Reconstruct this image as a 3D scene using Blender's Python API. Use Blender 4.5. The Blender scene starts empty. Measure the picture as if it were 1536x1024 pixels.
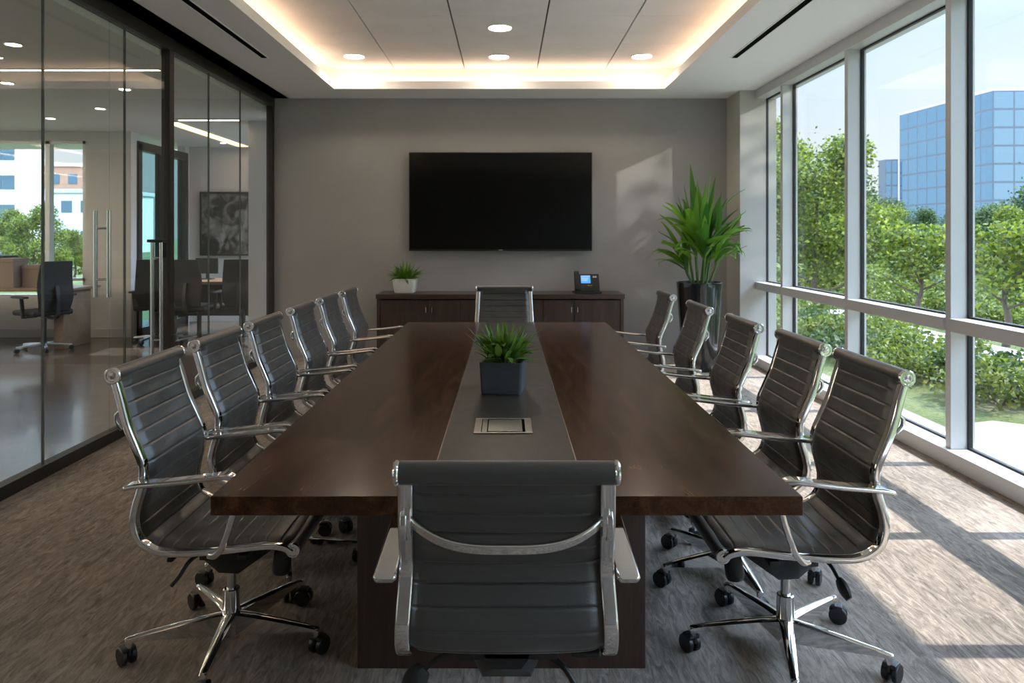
import bpy, bmesh, math, random
from mathutils import Vector, Matrix, noise

random.seed(7)
PI = math.pi
SC = bpy.context.scene
COL = SC.collection
R = math.radians

# ------------------------------------------------------------------ helpers
def NB():
    return bmesh.new()

def link(o, parent=None):
    COL.objects.link(o)
    if parent is not None:
        o.parent = parent
    return o

def obj(name, bm, mats, parent=None, smooth=30, loc=None, rotz=None):
    me = bpy.data.meshes.new(name)
    bmesh.ops.recalc_face_normals(bm, faces=bm.faces[:])
    bm.to_mesh(me); bm.free()
    if not isinstance(mats, (list, tuple)):
        mats = [mats]
    for m in mats:
        me.materials.append(m)
    if smooth:
        me.shade_smooth()
        if smooth < 180:
            me.set_sharp_from_angle(angle=R(smooth))
    o = bpy.data.objects.new(name, me)
    link(o, parent)
    if smooth:
        wn = o.modifiers.new('weighted', 'WEIGHTED_NORMAL'); wn.keep_sharp = True; wn.weight = 80
    if loc is not None: o.location = loc
    if rotz is not None: o.rotation_euler = (0, 0, rotz)
    return o

def empty(name, loc=(0, 0, 0), rotz=0, parent=None):
    o = bpy.data.objects.new(name, None)
    o.empty_display_size = 0.1
    link(o, parent)
    o.location = loc
    o.rotation_euler = (0, 0, rotz)
    return o

def tag(o, label=None, cat=None, group=None, kind=None):
    if label: o['label'] = label
    if cat: o['category'] = cat
    if group: o['group'] = group
    if kind: o['kind'] = kind
    return o

KIDS = {}
def copy_tree(o, parent=None):
    c = o.copy()
    COL.objects.link(c)
    if parent is not None:
        c.parent = parent
    for ch in o.children:
        copy_tree(ch, c)
    return c

def box(bm, x0, x1, y0, y1, z0, z1, bev=0.0, seg=2, mi=0, mat=None):
    r = bmesh.ops.create_cube(bm, size=1.0)
    vs = r['verts']
    for v in vs:
        v.co = Vector((x0 + (v.co.x + .5) * (x1 - x0), y0 + (v.co.y + .5) * (y1 - y0), z0 + (v.co.z + .5) * (z1 - z0)))
    fs = list({f for v in vs for f in v.link_faces})
    if mat is not None:
        bmesh.ops.transform(bm, matrix=mat, verts=vs)
    for f in fs: f.material_index = mi
    if bev > 0:
        es = list({e for v in vs for e in v.link_edges})
        rr = bmesh.ops.bevel(bm, geom=es, offset=bev, segments=seg, profile=0.5, affect='EDGES', clamp_overlap=True)
        for f in rr['faces']: f.material_index = mi

def ring_faces(bm, rings, closed=True, cap0=True, cap1=True, mi=0):
    n = len(rings[0])
    for a, b in zip(rings[:-1], rings[1:]):
        rng = range(n) if closed else range(n - 1)
        for i in rng:
            j = (i + 1) % n
            try:
                f = bm.faces.new((a[i], a[j], b[j], b[i])); f.material_index = mi
            except ValueError:
                pass
    if cap0:
        try:
            f = bm.faces.new(list(reversed(rings[0]))); f.material_index = mi
        except ValueError: pass
    if cap1:
        try:
            f = bm.faces.new(rings[-1]); f.material_index = mi
        except ValueError: pass

def lathe(bm, prof, seg=24, mat=None, mi=0, cap=True):
    rings = []
    for r, z in prof:
        ring = []
        for i in range(seg):
            a = 2 * PI * i / seg
            p = Vector((r * math.cos(a), r * math.sin(a), z))
            if mat is not None: p = mat @ p
            ring.append(bm.verts.new(p))
        rings.append(ring)
    ring_faces(bm, rings, True, cap, cap, mi)

def sweep(bm, pts, sect, side=None, scales=None, mi=0):
    """sweep a closed 2D section (a along side, b along normal) through pts."""
    pts = [Vector(p) for p in pts]
    n = len(pts)
    rings = []
    prev = None
    for i, p in enumerate(pts):
        t = (pts[min(i + 1, n - 1)] - pts[max(i - 1, 0)]).normalized()
        if side is not None:
            s = Vector(side); s = (s - t * s.dot(t)).normalized()
        else:
            if prev is None:
                u = Vector((0, 0, 1)) if abs(t.z) < .9 else Vector((1, 0, 0))
                s = (u - t * u.dot(t)).normalized()
            else:
                s = (prev - t * prev.dot(t)).normalized()
            prev = s
        nn = t.cross(s)
        sa, sb = (1, 1) if scales is None else scales[i]
        rings.append([bm.verts.new(p + s * (a * sa) + nn * (b * sb)) for a, b in sect])
    ring_faces(bm, rings, True, True, True, mi)

def circ(r, n=10, r2=None):
    r2 = r if r2 is None else r2
    return [(r * math.cos(2 * PI * i / n), r2 * math.sin(2 * PI * i / n)) for i in range(n)]

def rrect(w, h, r, n=3):
    out = []
    for cx, cy, a0 in ((w - r, h - r, 0), (-w + r, h - r, 90), (-w + r, -h + r, 180), (w - r, -h + r, 270)):
        for k in range(n + 1):
            a = R(a0 + 90 * k / n)
            out.append((cx + r * math.cos(a), cy + r * math.sin(a)))
    return out

def catmull(pts, per=8):
    P = [Vector(p) for p in pts]
    P = [P[0] * 2 - P[1]] + P + [P[-1] * 2 - P[-2]]
    out = []
    for i in range(1, len(P) - 2):
        for k in range(per):
            t = k / per
            a, b, c, d = P[i - 1], P[i], P[i + 1], P[i + 2]
            out.append(0.5 * ((2 * b) + (c - a) * t + (2 * a - 5 * b + 4 * c - d) * t * t + (3 * b - a - 3 * c + d) * t ** 3))
    out.append(P[-2].copy())
    return out

def resample(pts, n):
    L = [0.0]
    for a, b in zip(pts[:-1], pts[1:]):
        L.append(L[-1] + (b - a).length)
    out = []
    j = 0
    for i in range(n):
        s = L[-1] * i / (n - 1)
        while j < len(L) - 2 and L[j + 1] < s: j += 1
        d = L[j + 1] - L[j]
        t = 0 if d < 1e-9 else (s - L[j]) / d
        out.append(pts[j].lerp(pts[j + 1], min(max(t, 0), 1)))
    return out, L[-1]

# ------------------------------------------------------------------ materials
def new_mat(name):
    m = bpy.data.materials.new(name); m.use_nodes = True
    nt = m.node_tree; nt.nodes.clear()
    out = nt.nodes.new('ShaderNodeOutputMaterial')
    return m, nt, out

def N(nt, t, **kw):
    n = nt.nodes.new(t)
    for k, v in kw.items():
        if k in n.inputs: n.inputs[k].default_value = v
        else: setattr(n, k, v)
    return n

def pbr(name, col, rough=.5, metal=0, coat=0, coat_rough=.1, spec=.5, bump=0, bscale=200, var=0, vscale=4, trans=0, sheen=0, emit=None, estr=0):
    m, nt, out = new_mat(name)
    b = N(nt, 'ShaderNodeBsdfPrincipled')
    b.inputs['Base Color'].default_value = (*col, 1)
    b.inputs['Roughness'].default_value = rough
    b.inputs['Metallic'].default_value = metal
    b.inputs['Coat Weight'].default_value = coat
    b.inputs['Coat Roughness'].default_value = coat_rough
    b.inputs['Specular IOR Level'].default_value = spec
    if sheen: b.inputs['Sheen Weight'].default_value = sheen
    if emit:
        b.inputs['Emission Color'].default_value = (*emit, 1); b.inputs['Emission Strength'].default_value = estr
    tc = N(nt, 'ShaderNodeTexCoord')
    if var:
        nz = N(nt, 'ShaderNodeTexNoise', Scale=vscale, Detail=6)
        nt.links.new(tc.outputs['Object'], nz.inputs['Vector'])
        rp = N(nt, 'ShaderNodeValToRGB')
        rp.color_ramp.elements[0].position = .3; rp.color_ramp.elements[1].position = .7
        rp.color_ramp.elements[0].color = (*[c * (1 - var) for c in col], 1)
        rp.color_ramp.elements[1].color = (*[min(1, c * (1 + var)) for c in col], 1)
        nt.links.new(nz.outputs['Fac'], rp.inputs['Fac'])
        nt.links.new(rp.outputs['Color'], b.inputs['Base Color'])
    if bump:
        nz = N(nt, 'ShaderNodeTexNoise', Scale=bscale, Detail=4)
        nt.links.new(tc.outputs['Object'], nz.inputs['Vector'])
        bp = N(nt, 'ShaderNodeBump', Strength=bump, Distance=.002)
        nt.links.new(nz.outputs['Fac'], bp.inputs['Height'])
        nt.links.new(bp.outputs['Normal'], b.inputs['Normal'])
    sh = b.outputs[0]
    if trans:
        tr = N(nt, 'ShaderNodeBsdfTranslucent'); tr.inputs['Color'].default_value = (min(1, col[0] * 1.9), min(1, col[1] * 1.8), col[2] * .8, 1)
        mx = N(nt, 'ShaderNodeMixShader'); mx.inputs[0].default_value = trans
        nt.links.new(sh, mx.inputs[1]); nt.links.new(tr.outputs[0], mx.inputs[2]); sh = mx.outputs[0]
    nt.links.new(sh, out.inputs['Surface'])
    return m

def leaf_mat(name, c1, c2, rough=.5, trans=.35, vscale=6):
    m, nt, out = new_mat(name)
    b = N(nt, 'ShaderNodeBsdfPrincipled'); b.inputs['Roughness'].default_value = rough
    geo = N(nt, 'ShaderNodeNewGeometry')
    rp = N(nt, 'ShaderNodeValToRGB')
    rp.color_ramp.elements[0].color = (*c1, 1); rp.color_ramp.elements[1].color = (*c2, 1)
    nt.links.new(geo.outputs['Random Per Island'], rp.inputs['Fac'])
    nt.links.new(rp.outputs['Color'], b.inputs['Base Color'])
    tr = N(nt, 'ShaderNodeBsdfTranslucent')
    nt.links.new(rp.outputs['Color'], tr.inputs['Color'])
    mx = N(nt, 'ShaderNodeMixShader'); mx.inputs[0].default_value = trans
    nt.links.new(b.outputs[0], mx.inputs[1]); nt.links.new(tr.outputs[0], mx.inputs[2])
    nt.links.new(mx.outputs[0], out.inputs['Surface'])
    return m

def glass_mat(name, tint=(1, 1, 1), refl=1.0, base=.04):
    """clear pane: transparent mixed with a mirror by Schlick's law (works on both faces)"""
    m, nt, out = new_mat(name)
    geo = N(nt, 'ShaderNodeNewGeometry')
    dt = N(nt, 'ShaderNodeVectorMath', operation='DOT_PRODUCT')
    nt.links.new(geo.outputs['Incoming'], dt.inputs[0]); nt.links.new(geo.outputs['Normal'], dt.inputs[1])
    ab = N(nt, 'ShaderNodeMath', operation='ABSOLUTE'); nt.links.new(dt.outputs['Value'], ab.inputs[0])
    su = N(nt, 'ShaderNodeMath', operation='SUBTRACT'); su.inputs[0].default_value = 1; nt.links.new(ab.outputs[0], su.inputs[1])
    pw = N(nt, 'ShaderNodeMath', operation='POWER'); nt.links.new(su.outputs[0], pw.inputs[0]); pw.inputs[1].default_value = 5
    ma = N(nt, 'ShaderNodeMath', operation='MULTIPLY_ADD'); nt.links.new(pw.outputs[0], ma.inputs[0])
    ma.inputs[1].default_value = (1 - base) * refl; ma.inputs[2].default_value = base
    tr = N(nt, 'ShaderNodeBsdfTransparent'); tr.inputs['Color'].default_value = (*tint, 1)
    gl = N(nt, 'ShaderNodeBsdfGlossy'); gl.inputs['Roughness'].default_value = 0.0
    mx = N(nt, 'ShaderNodeMixShader')
    nt.links.new(ma.outputs[0], mx.inputs[0]); nt.links.new(tr.outputs[0], mx.inputs[1]); nt.links.new(gl.outputs[0], mx.inputs[2])
    nt.links.new(mx.outputs[0], out.inputs['Surface'])
    return m

def emit_mat(name, col, s):
    m, nt, out = new_mat(name)
    e = N(nt, 'ShaderNodeEmission'); e.inputs[0].default_value = (*col, 1); e.inputs[1].default_value = s
    nt.links.new(e.outputs[0], out.inputs['Surface'])
    return m

def wood_mat(name, dark, mid, light, rough=.3, coat=.3, scale=(14, 1.1, 14), coat_rough=.12, gscale=1.0, rot=(0, 0, 0), spec=.5, rvar=.22):
    m, nt, out = new_mat(name)
    b = N(nt, 'ShaderNodeBsdfPrincipled')
    b.inputs['Coat Weight'].default_value = coat; b.inputs['Coat Roughness'].default_value = coat_rough
    b.inputs['Specular IOR Level'].default_value = spec
    tc = N(nt, 'ShaderNodeTexCoord'); mp = N(nt, 'ShaderNodeMapping')
    mp.inputs['Scale'].default_value = scale; mp.inputs['Rotation'].default_value = rot
    nt.links.new(tc.outputs['Object'], mp.inputs['Vector'])
    n1 = N(nt, 'ShaderNodeTexNoise', Scale=gscale, Detail=8, Roughness=.62, Distortion=.9)
    nt.links.new(mp.outputs[0], n1.inputs['Vector'])
    n2 = N(nt, 'ShaderNodeTexNoise', Scale=gscale * 9, Detail=5, Roughness=.7)
    nt.links.new(mp.outputs[0], n2.inputs['Vector'])
    mxv = N(nt, 'ShaderNodeMath', operation='MULTIPLY_ADD'); nt.links.new(n2.outputs['Fac'], mxv.inputs[0])
    mxv.inputs[1].default_value = .45
    nt.links.new(n1.outputs['Fac'], mxv.inputs[2])
    rp = N(nt, 'ShaderNodeValToRGB')
    e = rp.color_ramp.elements
    e[0].position = .45; e[0].color = (*dark, 1); e[1].position = 1.0; e[1].color = (*light, 1)
    k = e.new(.72); k.color = (*mid, 1)
    nt.links.new(mxv.outputs[0], rp.inputs['Fac']); nt.links.new(rp.outputs[0], b.inputs['Base Color'])
    rr = N(nt, 'ShaderNodeMapRange'); rr.inputs['From Min'].default_value = .3; rr.inputs['From Max'].default_value = 1
    rr.inputs['To Min'].default_value = rough * (1 - rvar); rr.inputs['To Max'].default_value = rough * (1 + rvar)
    nt.links.new(mxv.outputs[0], rr.inputs['Value']); nt.links.new(rr.outputs[0], b.inputs['Roughness'])
    bp = N(nt, 'ShaderNodeBump', Strength=.03, Distance=.0006)
    nt.links.new(n2.outputs['Fac'], bp.inputs['Height']); nt.links.new(bp.outputs[0], b.inputs['Normal'])
    nt.links.new(b.outputs[0], out.inputs['Surface'])
    return m

def carpet_mat():
    m, nt, out = new_mat('carpet')
    b = N(nt, 'ShaderNodeBsdfPrincipled'); b.inputs['Roughness'].default_value = .95
    b.inputs['Specular IOR Level'].default_value = .15; b.inputs['Sheen Weight'].default_value = .15
    tc = N(nt, 'ShaderNodeTexCoord')
    mp = N(nt, 'ShaderNodeMapping'); mp.inputs['Rotation'].default_value = (0, 0, R(-14)); mp.inputs['Scale'].default_value = (34, 7, 1)
    nt.links.new(tc.outputs['Object'], mp.inputs['Vector'])
    n1 = N(nt, 'ShaderNodeTexNoise', Scale=1.0, Detail=9, Roughness=.68, Distortion=1.6); nt.links.new(mp.outputs[0], n1.inputs['Vector'])
    n2 = N(nt, 'ShaderNodeTexNoise', Scale=1.3, Detail=4); nt.links.new(tc.outputs['Object'], n2.inputs['Vector'])
    n3 = N(nt, 'ShaderNodeTexNoise', Scale=420, Detail=2); nt.links.new(tc.outputs['Object'], n3.inputs['Vector'])
    a = N(nt, 'ShaderNodeMath', operation='MULTIPLY_ADD'); nt.links.new(n2.outputs['Fac'], a.inputs[0]); a.inputs[1].default_value = .35; nt.links.new(n1.outputs['Fac'], a.inputs[2])
    a2 = N(nt, 'ShaderNodeMath', operation='MULTIPLY_ADD'); nt.links.new(n3.outputs['Fac'], a2.inputs[0]); a2.inputs[1].default_value = .25; nt.links.new(a.outputs[0], a2.inputs[2])
    rp = N(nt, 'ShaderNodeValToRGB'); e = rp.color_ramp.elements
    e[0].position = .60; e[0].color = (.112, .090, .074, 1); e[1].position = .98; e[1].color = (.47, .385, .32, 1)
    k = e.new(.78); k.color = (.265, .216, .178, 1)
    nt.links.new(a2.outputs[0], rp.inputs['Fac']); nt.links.new(rp.outputs[0], b.inputs['Base Color'])
    bp = N(nt, 'ShaderNodeBump', Strength=.5, Distance=.006)
    nt.links.new(a2.outputs[0], bp.inputs['Height']); nt.links.new(bp.outputs[0], b.inputs['Normal'])
    nt.links.new(b.outputs[0], out.inputs['Surface'])
    return m

def leather_mat():
    m, nt, out = new_mat('black_leather')
    b = N(nt, 'ShaderNodeBsdfPrincipled'); b.inputs['Base Color'].default_value = (.031, .0285, .027, 1)
    b.inputs['Roughness'].default_value = .36; b.inputs['Specular IOR Level'].default_value = .9; b.inputs['Sheen Weight'].default_value = .10; b.inputs['Coat Weight'].default_value = .45; b.inputs['Coat Roughness'].default_value = .40; b.inputs['Sheen Roughness'].default_value = .45
    tc = N(nt, 'ShaderNodeTexCoord')
    v = N(nt, 'ShaderNodeTexVoronoi', Scale=420); nt.links.new(tc.outputs['Object'], v.inputs['Vector'])
    mp = N(nt, 'ShaderNodeMapping'); mp.inputs['Rotation'].default_value = (.3, .5, .2); mp.inputs['Scale'].default_value = (6, 22, 22)
    nt.links.new(tc.outputs['Object'], mp.inputs['Vector'])
    n = N(nt, 'ShaderNodeTexNoise', Scale=1, Detail=5, Distortion=1.0); nt.links.new(mp.outputs[0], n.inputs['Vector'])
    a = N(nt, 'ShaderNodeMath', operation='MULTIPLY_ADD'); nt.links.new(v.outputs['Distance'], a.inputs[0]); a.inputs[1].default_value = .12; nt.links.new(n.outputs['Fac'], a.inputs[2])
    bp = N(nt, 'ShaderNodeBump', Strength=.35, Distance=.006); nt.links.new(a.outputs[0], bp.inputs['Height'])
    nt.links.new(bp.outputs[0], b.inputs['Normal'])
    nt.links.new(b.outputs[0], out.inputs['Surface'])
    return m

def grass_mat(name, c1, c2, c3):
    m, nt, out = new_mat(name)
    b = N(nt, 'ShaderNodeBsdfPrincipled'); b.inputs['Roughness'].default_value = .9; b.inputs['Specular IOR Level'].default_value = .1
    tc = N(nt, 'ShaderNodeTexCoord')
    n1 = N(nt, 'ShaderNodeTexNoise', Scale=.55, Detail=7, Roughness=.65); nt.links.new(tc.outputs['Object'], n1.inputs['Vector'])
    n2 = N(nt, 'ShaderNodeTexNoise', Scale=22, Detail=4); nt.links.new(tc.outputs['Object'], n2.inputs['Vector'])
    a = N(nt, 'ShaderNodeMath', operation='MULTIPLY_ADD'); nt.links.new(n2.outputs['Fac'], a.inputs[0]); a.inputs[1].default_value = .35; nt.links.new(n1.outputs['Fac'], a.inputs[2])
    rp = N(nt, 'ShaderNodeValToRGB'); e = rp.color_ramp.elements
    e[0].position = .5; e[0].color = (*c1, 1); e[1].position = .88; e[1].color = (*c3, 1); k = e.new(.7); k.color = (*c2, 1)
    nt.links.new(a.outputs[0], rp.inputs['Fac']); nt.links.new(rp.outputs[0], b.inputs['Base Color'])
    bp = N(nt, 'ShaderNodeBump', Strength=.8, Distance=.04); nt.links.new(n2.outputs['Fac'], bp.inputs['Height']); nt.links.new(bp.outputs[0], b.inputs['Normal'])
    nt.links.new(b.outputs[0], out.inputs['Surface'])
    return m

M = {}
M['carpet'] = carpet_mat()
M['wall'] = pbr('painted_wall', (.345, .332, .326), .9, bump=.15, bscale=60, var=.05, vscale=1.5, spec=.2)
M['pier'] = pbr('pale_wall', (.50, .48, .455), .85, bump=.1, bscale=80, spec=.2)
M['ceiling'] = pbr('ceiling_paint', (.91, .895, .895), .9, spec=.2)
M['panel'] = pbr('ceiling_panel', (.89, .875, .87), .9, bump=.15, bscale=90, var=.04, vscale=2.5, spec=.2)
M['groove'] = pbr('groove_dark', (.08, .075, .07), .9)
M['black'] = pbr('black_slot', (.0015, .0015, .0015), .9, spec=.05)
M['alu'] = pbr('window_aluminium', (.60, .60, .605), .42, metal=.35, bump=.03, bscale=300)
M['gasket'] = pbr('gasket_black', (.012, .013, .015), .5)
M['sill'] = pbr('white_sill', (.66, .655, .65), .45)
M['bronze'] = pbr('dark_bronze_frame', (.042, .038, .034), .4, metal=.4)
M['steel'] = pbr('brushed_steel', (.62, .61, .60), .25, metal=1)
M['chrome'] = pbr('chrome', (.74, .735, .73), .06, metal=1)
M['leather'] = leather_mat()
M['plastic'] = pbr('black_plastic', (.012, .012, .013), .42, bump=.1, bscale=600)
M['rubber'] = pbr('caster_rubber', (.014, .014, .016), .35)
M['table'] = wood_mat('walnut_table', (.014, .0056, .0027), (.056, .0225, .0098), (.135, .058, .026), rough=.18, coat=0, scale=(15, 2.2, 15), spec=.18, rvar=.06)
M['strip'] = wood_mat('leather_strip', (.032, .028, .024), (.039, .034, .029), (.048, .041, .035), rough=.36, coat=0, scale=(3, 3, 3), spec=.4)
M['walnut'] = wood_mat('walnut_cabinet', (.022, .012, .008), (.042, .022, .014), (.075, .041, .026), rough=.4, coat=.2, scale=(16, 16, 1.2), coat_rough=.25)
M['walnut_top'] = wood_mat('walnut_cabinet_top', (.026, .015, .010), (.045, .025, .016), (.075, .043, .028), rough=.3, coat=.3, scale=(1.2, 16, 16), coat_rough=.2)
M['glass'] = glass_mat('window_glass', (.97, .985, .985), refl=.6, base=.02)
M['partition'] = glass_mat('partition_glass', (.93, .95, .945), refl=.85, base=.035)
M['glass_edge'] = pbr('glass_edge', (.16, .19, .19), .15, metal=.4)
M['tv'] = pbr('tv_screen', (.0015, .0015, .0018), .12, spec=.35)
M['tvframe'] = pbr('tv_bezel', (.006, .006, .006), .35)
M['mark'] = pbr('pale_mark', (.45, .45, .45), .4)
M['white_pot'] = pbr('white_ceramic', (.66, .64, .61), .4, coat=.2, var=.03)
M['slate_pot'] = pbr('slate_pot', (.062, .068, .077), .42, bump=.1, bscale=120, var=.12, vscale=9)
M['black_pot'] = pbr('gloss_black_pot', (.008, .009, .010), .16, coat=.6, coat_rough=.06)
M['soil'] = pbr('soil', (.03, .021, .014), .95, bump=.8, bscale=60)
M['leaf_big'] = leaf_mat('strap_leaf', (.03, .12, .014), (.20, .40, .035), .32, .38)
M['leaf_table'] = leaf_mat('table_leaf', (.05, .15, .02), (.26, .42, .07), .4, .3)
M['leaf_fern'] = leaf_mat('fern_leaf', (.05, .15, .015), (.24, .42, .05), .45, .3)
M['stalk'] = pbr('green_stalk', (.07, .14, .03), .5)
M['led'] = emit_mat('led_strip', (1.0, .64, .39), 3.4)
M['led_office'] = emit_mat('office_led', (1.0, .78, .56), 7.0)
M['led_warm'] = emit_mat('office_led_warm', (1.0, .60, .34), 1.2)
M['lamp'] = emit_mat('downlight_lens', (1.0, .86, .69), 17.0)
M['lamp_ring'] = pbr('downlight_ring', (.75, .73, .70), .4)
M['office_floor'] = wood_mat('office_floor', (.045, .034, .027), (.085, .064, .050), (.13, .10, .078), rough=.2, coat=.35, scale=(1.2, 5, 1), coat_rough=.08)
M['office_wall'] = pbr('office_wall', (.60, .585, .565), .9, spec=.2)
M['office_ceiling'] = pbr('office_ceiling', (.68, .665, .65), .8, spec=.3)
M['oak'] = wood_mat('desk_oak', (.16, .105, .065), (.22, .15, .10), (.30, .21, .14), rough=.45, coat=.1, scale=(3, 3, 3))
M['desk_dark'] = pbr('dark_desk', (.028, .023, .020), .4)
M['mesh_back'] = pbr('mesh_back', (.010, .013, .016), .7)
M['box_tan'] = pbr('tan_box', (.23, .19, .155), .8)
M['box_dark'] = pbr('dark_box', (.030, .027, .025), .6)
M['leaf_tree'] = leaf_mat('tree_leaf', (.018, .050, .006), (.25, .29, .030), .6, .45)
M['leaf_tree_dark'] = leaf_mat('tree_leaf_dark', (.012, .036, .010), (.095, .145, .035), .6, .4)
M['leaf_bush'] = leaf_mat('bush_leaf', (.022, .055, .008), (.24, .28, .04), .6, .4)
M['bark'] = pbr('bark', (.09, .065, .045), .9, bump=.6, bscale=30)
M['lawn'] = grass_mat('lawn', (.05, .075, .025), (.11, .135, .05), (.20, .19, .11))
M['path'] = pbr('pale_path', (.55, .52, .49), .9, var=.08, vscale=1.2)
M['bldg_glass'] = pbr('facade_glass', (.22, .38, .54), .05, metal=.85, spec=.5)
M['bldg_glass_b'] = pbr('facade_glass_pale', (.32, .47, .60), .05, metal=.8, spec=.5)
M['bldg_frame'] = pbr('facade_mullion', (.10, .115, .14), .5)
M['concrete'] = pbr('pale_concrete', (.55, .54, .52), .85)
M['brick'] = pbr('brick', (.45, .25, .16), .9, var=.1, vscale=1)
M['white_bldg'] = pbr('white_render', (.72, .73, .74), .85)
M['win_dark'] = pbr('far_window', (.10, .16, .20), .15)
M['canopy'] = pbr('canopy_white', (.6, .59, .58), .8)

# ------------------------------------------------------------------ dimensions
XL, XR = -2.72, 2.72        # glass partition, window wall sill face
YB, YF = 8.50, -1.30        # back wall, wall behind the camera
ZC = 3.00
GX = 2.85                   # window glass plane

# ------------------------------------------------------------------ room shell
def struct(name, bm, m, parent=None, smooth=30):
    o = obj(name, bm, m, parent, smooth)
    if parent is None: o['kind'] = 'structure'
    return o

bm = NB(); box(bm, XL - .02, 2.95, YF - .15, YB + .15, -.12, 0)
struct('floor', bm, M['carpet'], smooth=0)
bm = NB(); box(bm, XL - .02, 2.95, YB, YB + .15, 0, 3.6)
struct('wall_back', bm, M['wall'], smooth=0)
bm = NB(); box(bm, XL - .02, 2.95, YF - .15, YF, 0, 3.6)
struct('wall_front', bm, M['wall'], smooth=0)
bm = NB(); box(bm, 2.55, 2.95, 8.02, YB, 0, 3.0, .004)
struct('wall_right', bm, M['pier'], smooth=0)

# ceiling: soffit ring with an open tray, upper panelled ceiling
OX0, OX1, OY0, OY1 = -1.87, 1.71, 0.8, 7.94
SB = .22                                            # set-back of the light cove
bm = NB()
for (x0, x1, y0, y1) in ((XL - .02, OX0, YF, YB), (OX1, 2.95, YF, YB), (OX0, OX1, OY1, YB), (OX0, OX1, YF, OY0)):
    box(bm, x0, x1, y0, y1, ZC, 3.085)
for (x0, x1, y0, y1) in ((XL - .02, OX0 - SB, YF, YB), (OX1 + SB, 2.95, YF, YB), (OX0 - SB, OX1 + SB, OY1 + SB, YB), (OX0 - SB, OX1 + SB, YF, OY0 - SB)):
    box(bm, x0, x1, y0, y1, 3.085, 3.6)
box(bm, OX0 - SB, OX1 + SB, OY0 - SB, OY1 + SB, 3.292, 3.6, mi=1)
XS = [OX0 - SB, -1.25, -.47, .34, 1.10, OX1 + SB]
YS = [OY0 - SB, 1.7, 2.6, 3.5, 4.4, 5.3, 6.2, 7.1, OY1 + SB]
for i in range(5):
    for j in range(8):
        gx = .007; gy = .0022
        box(bm, XS[i] + (gx if i else 0), XS[i + 1] - (gx if i < 4 else 0), YS[j] + (gy if j else 0), YS[j + 1] - (gy if j < 7 else 0), 3.27, 3.293, mi=2)
ceil = struct('ceiling', bm, [M['ceiling'], M['groove'], M['panel']], smooth=0)

# LED strips lying in the cove
for k, (x0, x1, y0, y1, lab) in enumerate((
        (OX0 - .2, OX0 - .17, OY0, OY1, 'warm light strip hidden in the ceiling cove along the glass partition side'),
        (OX1 + .17, OX1 + .2, OY0, OY1, 'warm light strip hidden in the ceiling cove along the window side'),
        (OX0, OX1, OY1 + .17, OY1 + .2, 'warm light strip in the ceiling cove above the television wall'))):
    bm = NB(); box(bm, x0, x1, y0, y1, 3.0855, 3.10)
    o = obj('cove_light_strip', bm, M['led'], smooth=0)
    tag(o, lab, 'light', 'cove lights around the ceiling tray')

# slot diffusers
def slot(x, y0, y1, lab):
    t = empty('slot_diffuser', (x, y0, ZC)); tag(t, lab, 'air vent', 'linear slots in the ceiling soffit')
    bm = NB(); box(bm, -.028, .028, 0, y1 - y0, -.0025, 0)
    obj('slot', bm, M['black'], t, 0)
    bm = NB()
    for s in (-1, 1): box(bm, s * .031 - .004, s * .031 + .004, -.004, y1 - y0 + .004, -.005, 0)
    obj('slot_frame', bm, M['ceiling'], t, 0)
slot(-2.16, 2.6, 6.55, 'long black linear air slot in the ceiling beside the glass partition')
slot(2.03, 2.6, 6.55, 'long black linear air slot in the ceiling beside the windows')

# recessed downlights
def downlight_proto(r=.1):
    t = empty('downlight')
    bm = NB(); lathe(bm, [(r, 0), (r + .016, 0), (r + .016, -.006), (r + .006, -.009), (r, -.004)], 32, cap=False)
    obj('trim_ring', bm, M['lamp_ring'], t)
    bm = NB(); lathe(bm, [(r, -.003), (r * .6, -.0035), (.001, -.0035)], 32)
    obj('lens', bm, M['lamp'], t)
    return t
DL = downlight_proto()
dls = [(-.06, 6.55, 'round recessed downlight in the ceiling centre nearest the camera, above the table'),
       (-.08, 7.62, 'round recessed downlight in the middle of the row near the television wall'),
       (-1.58, 7.60, 'round recessed downlight near the television wall on the glass partition side'),
       (1.40, 7.60, 'round recessed downlight near the television wall on the window side')]
for i, (x, y, lab) in enumerate(dls):
    o = DL if i == 0 else copy_tree(DL)
    o.location = (x, y, 3.27); tag(o, lab, 'ceiling light', 'recessed downlights in the ceiling tray')

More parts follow.
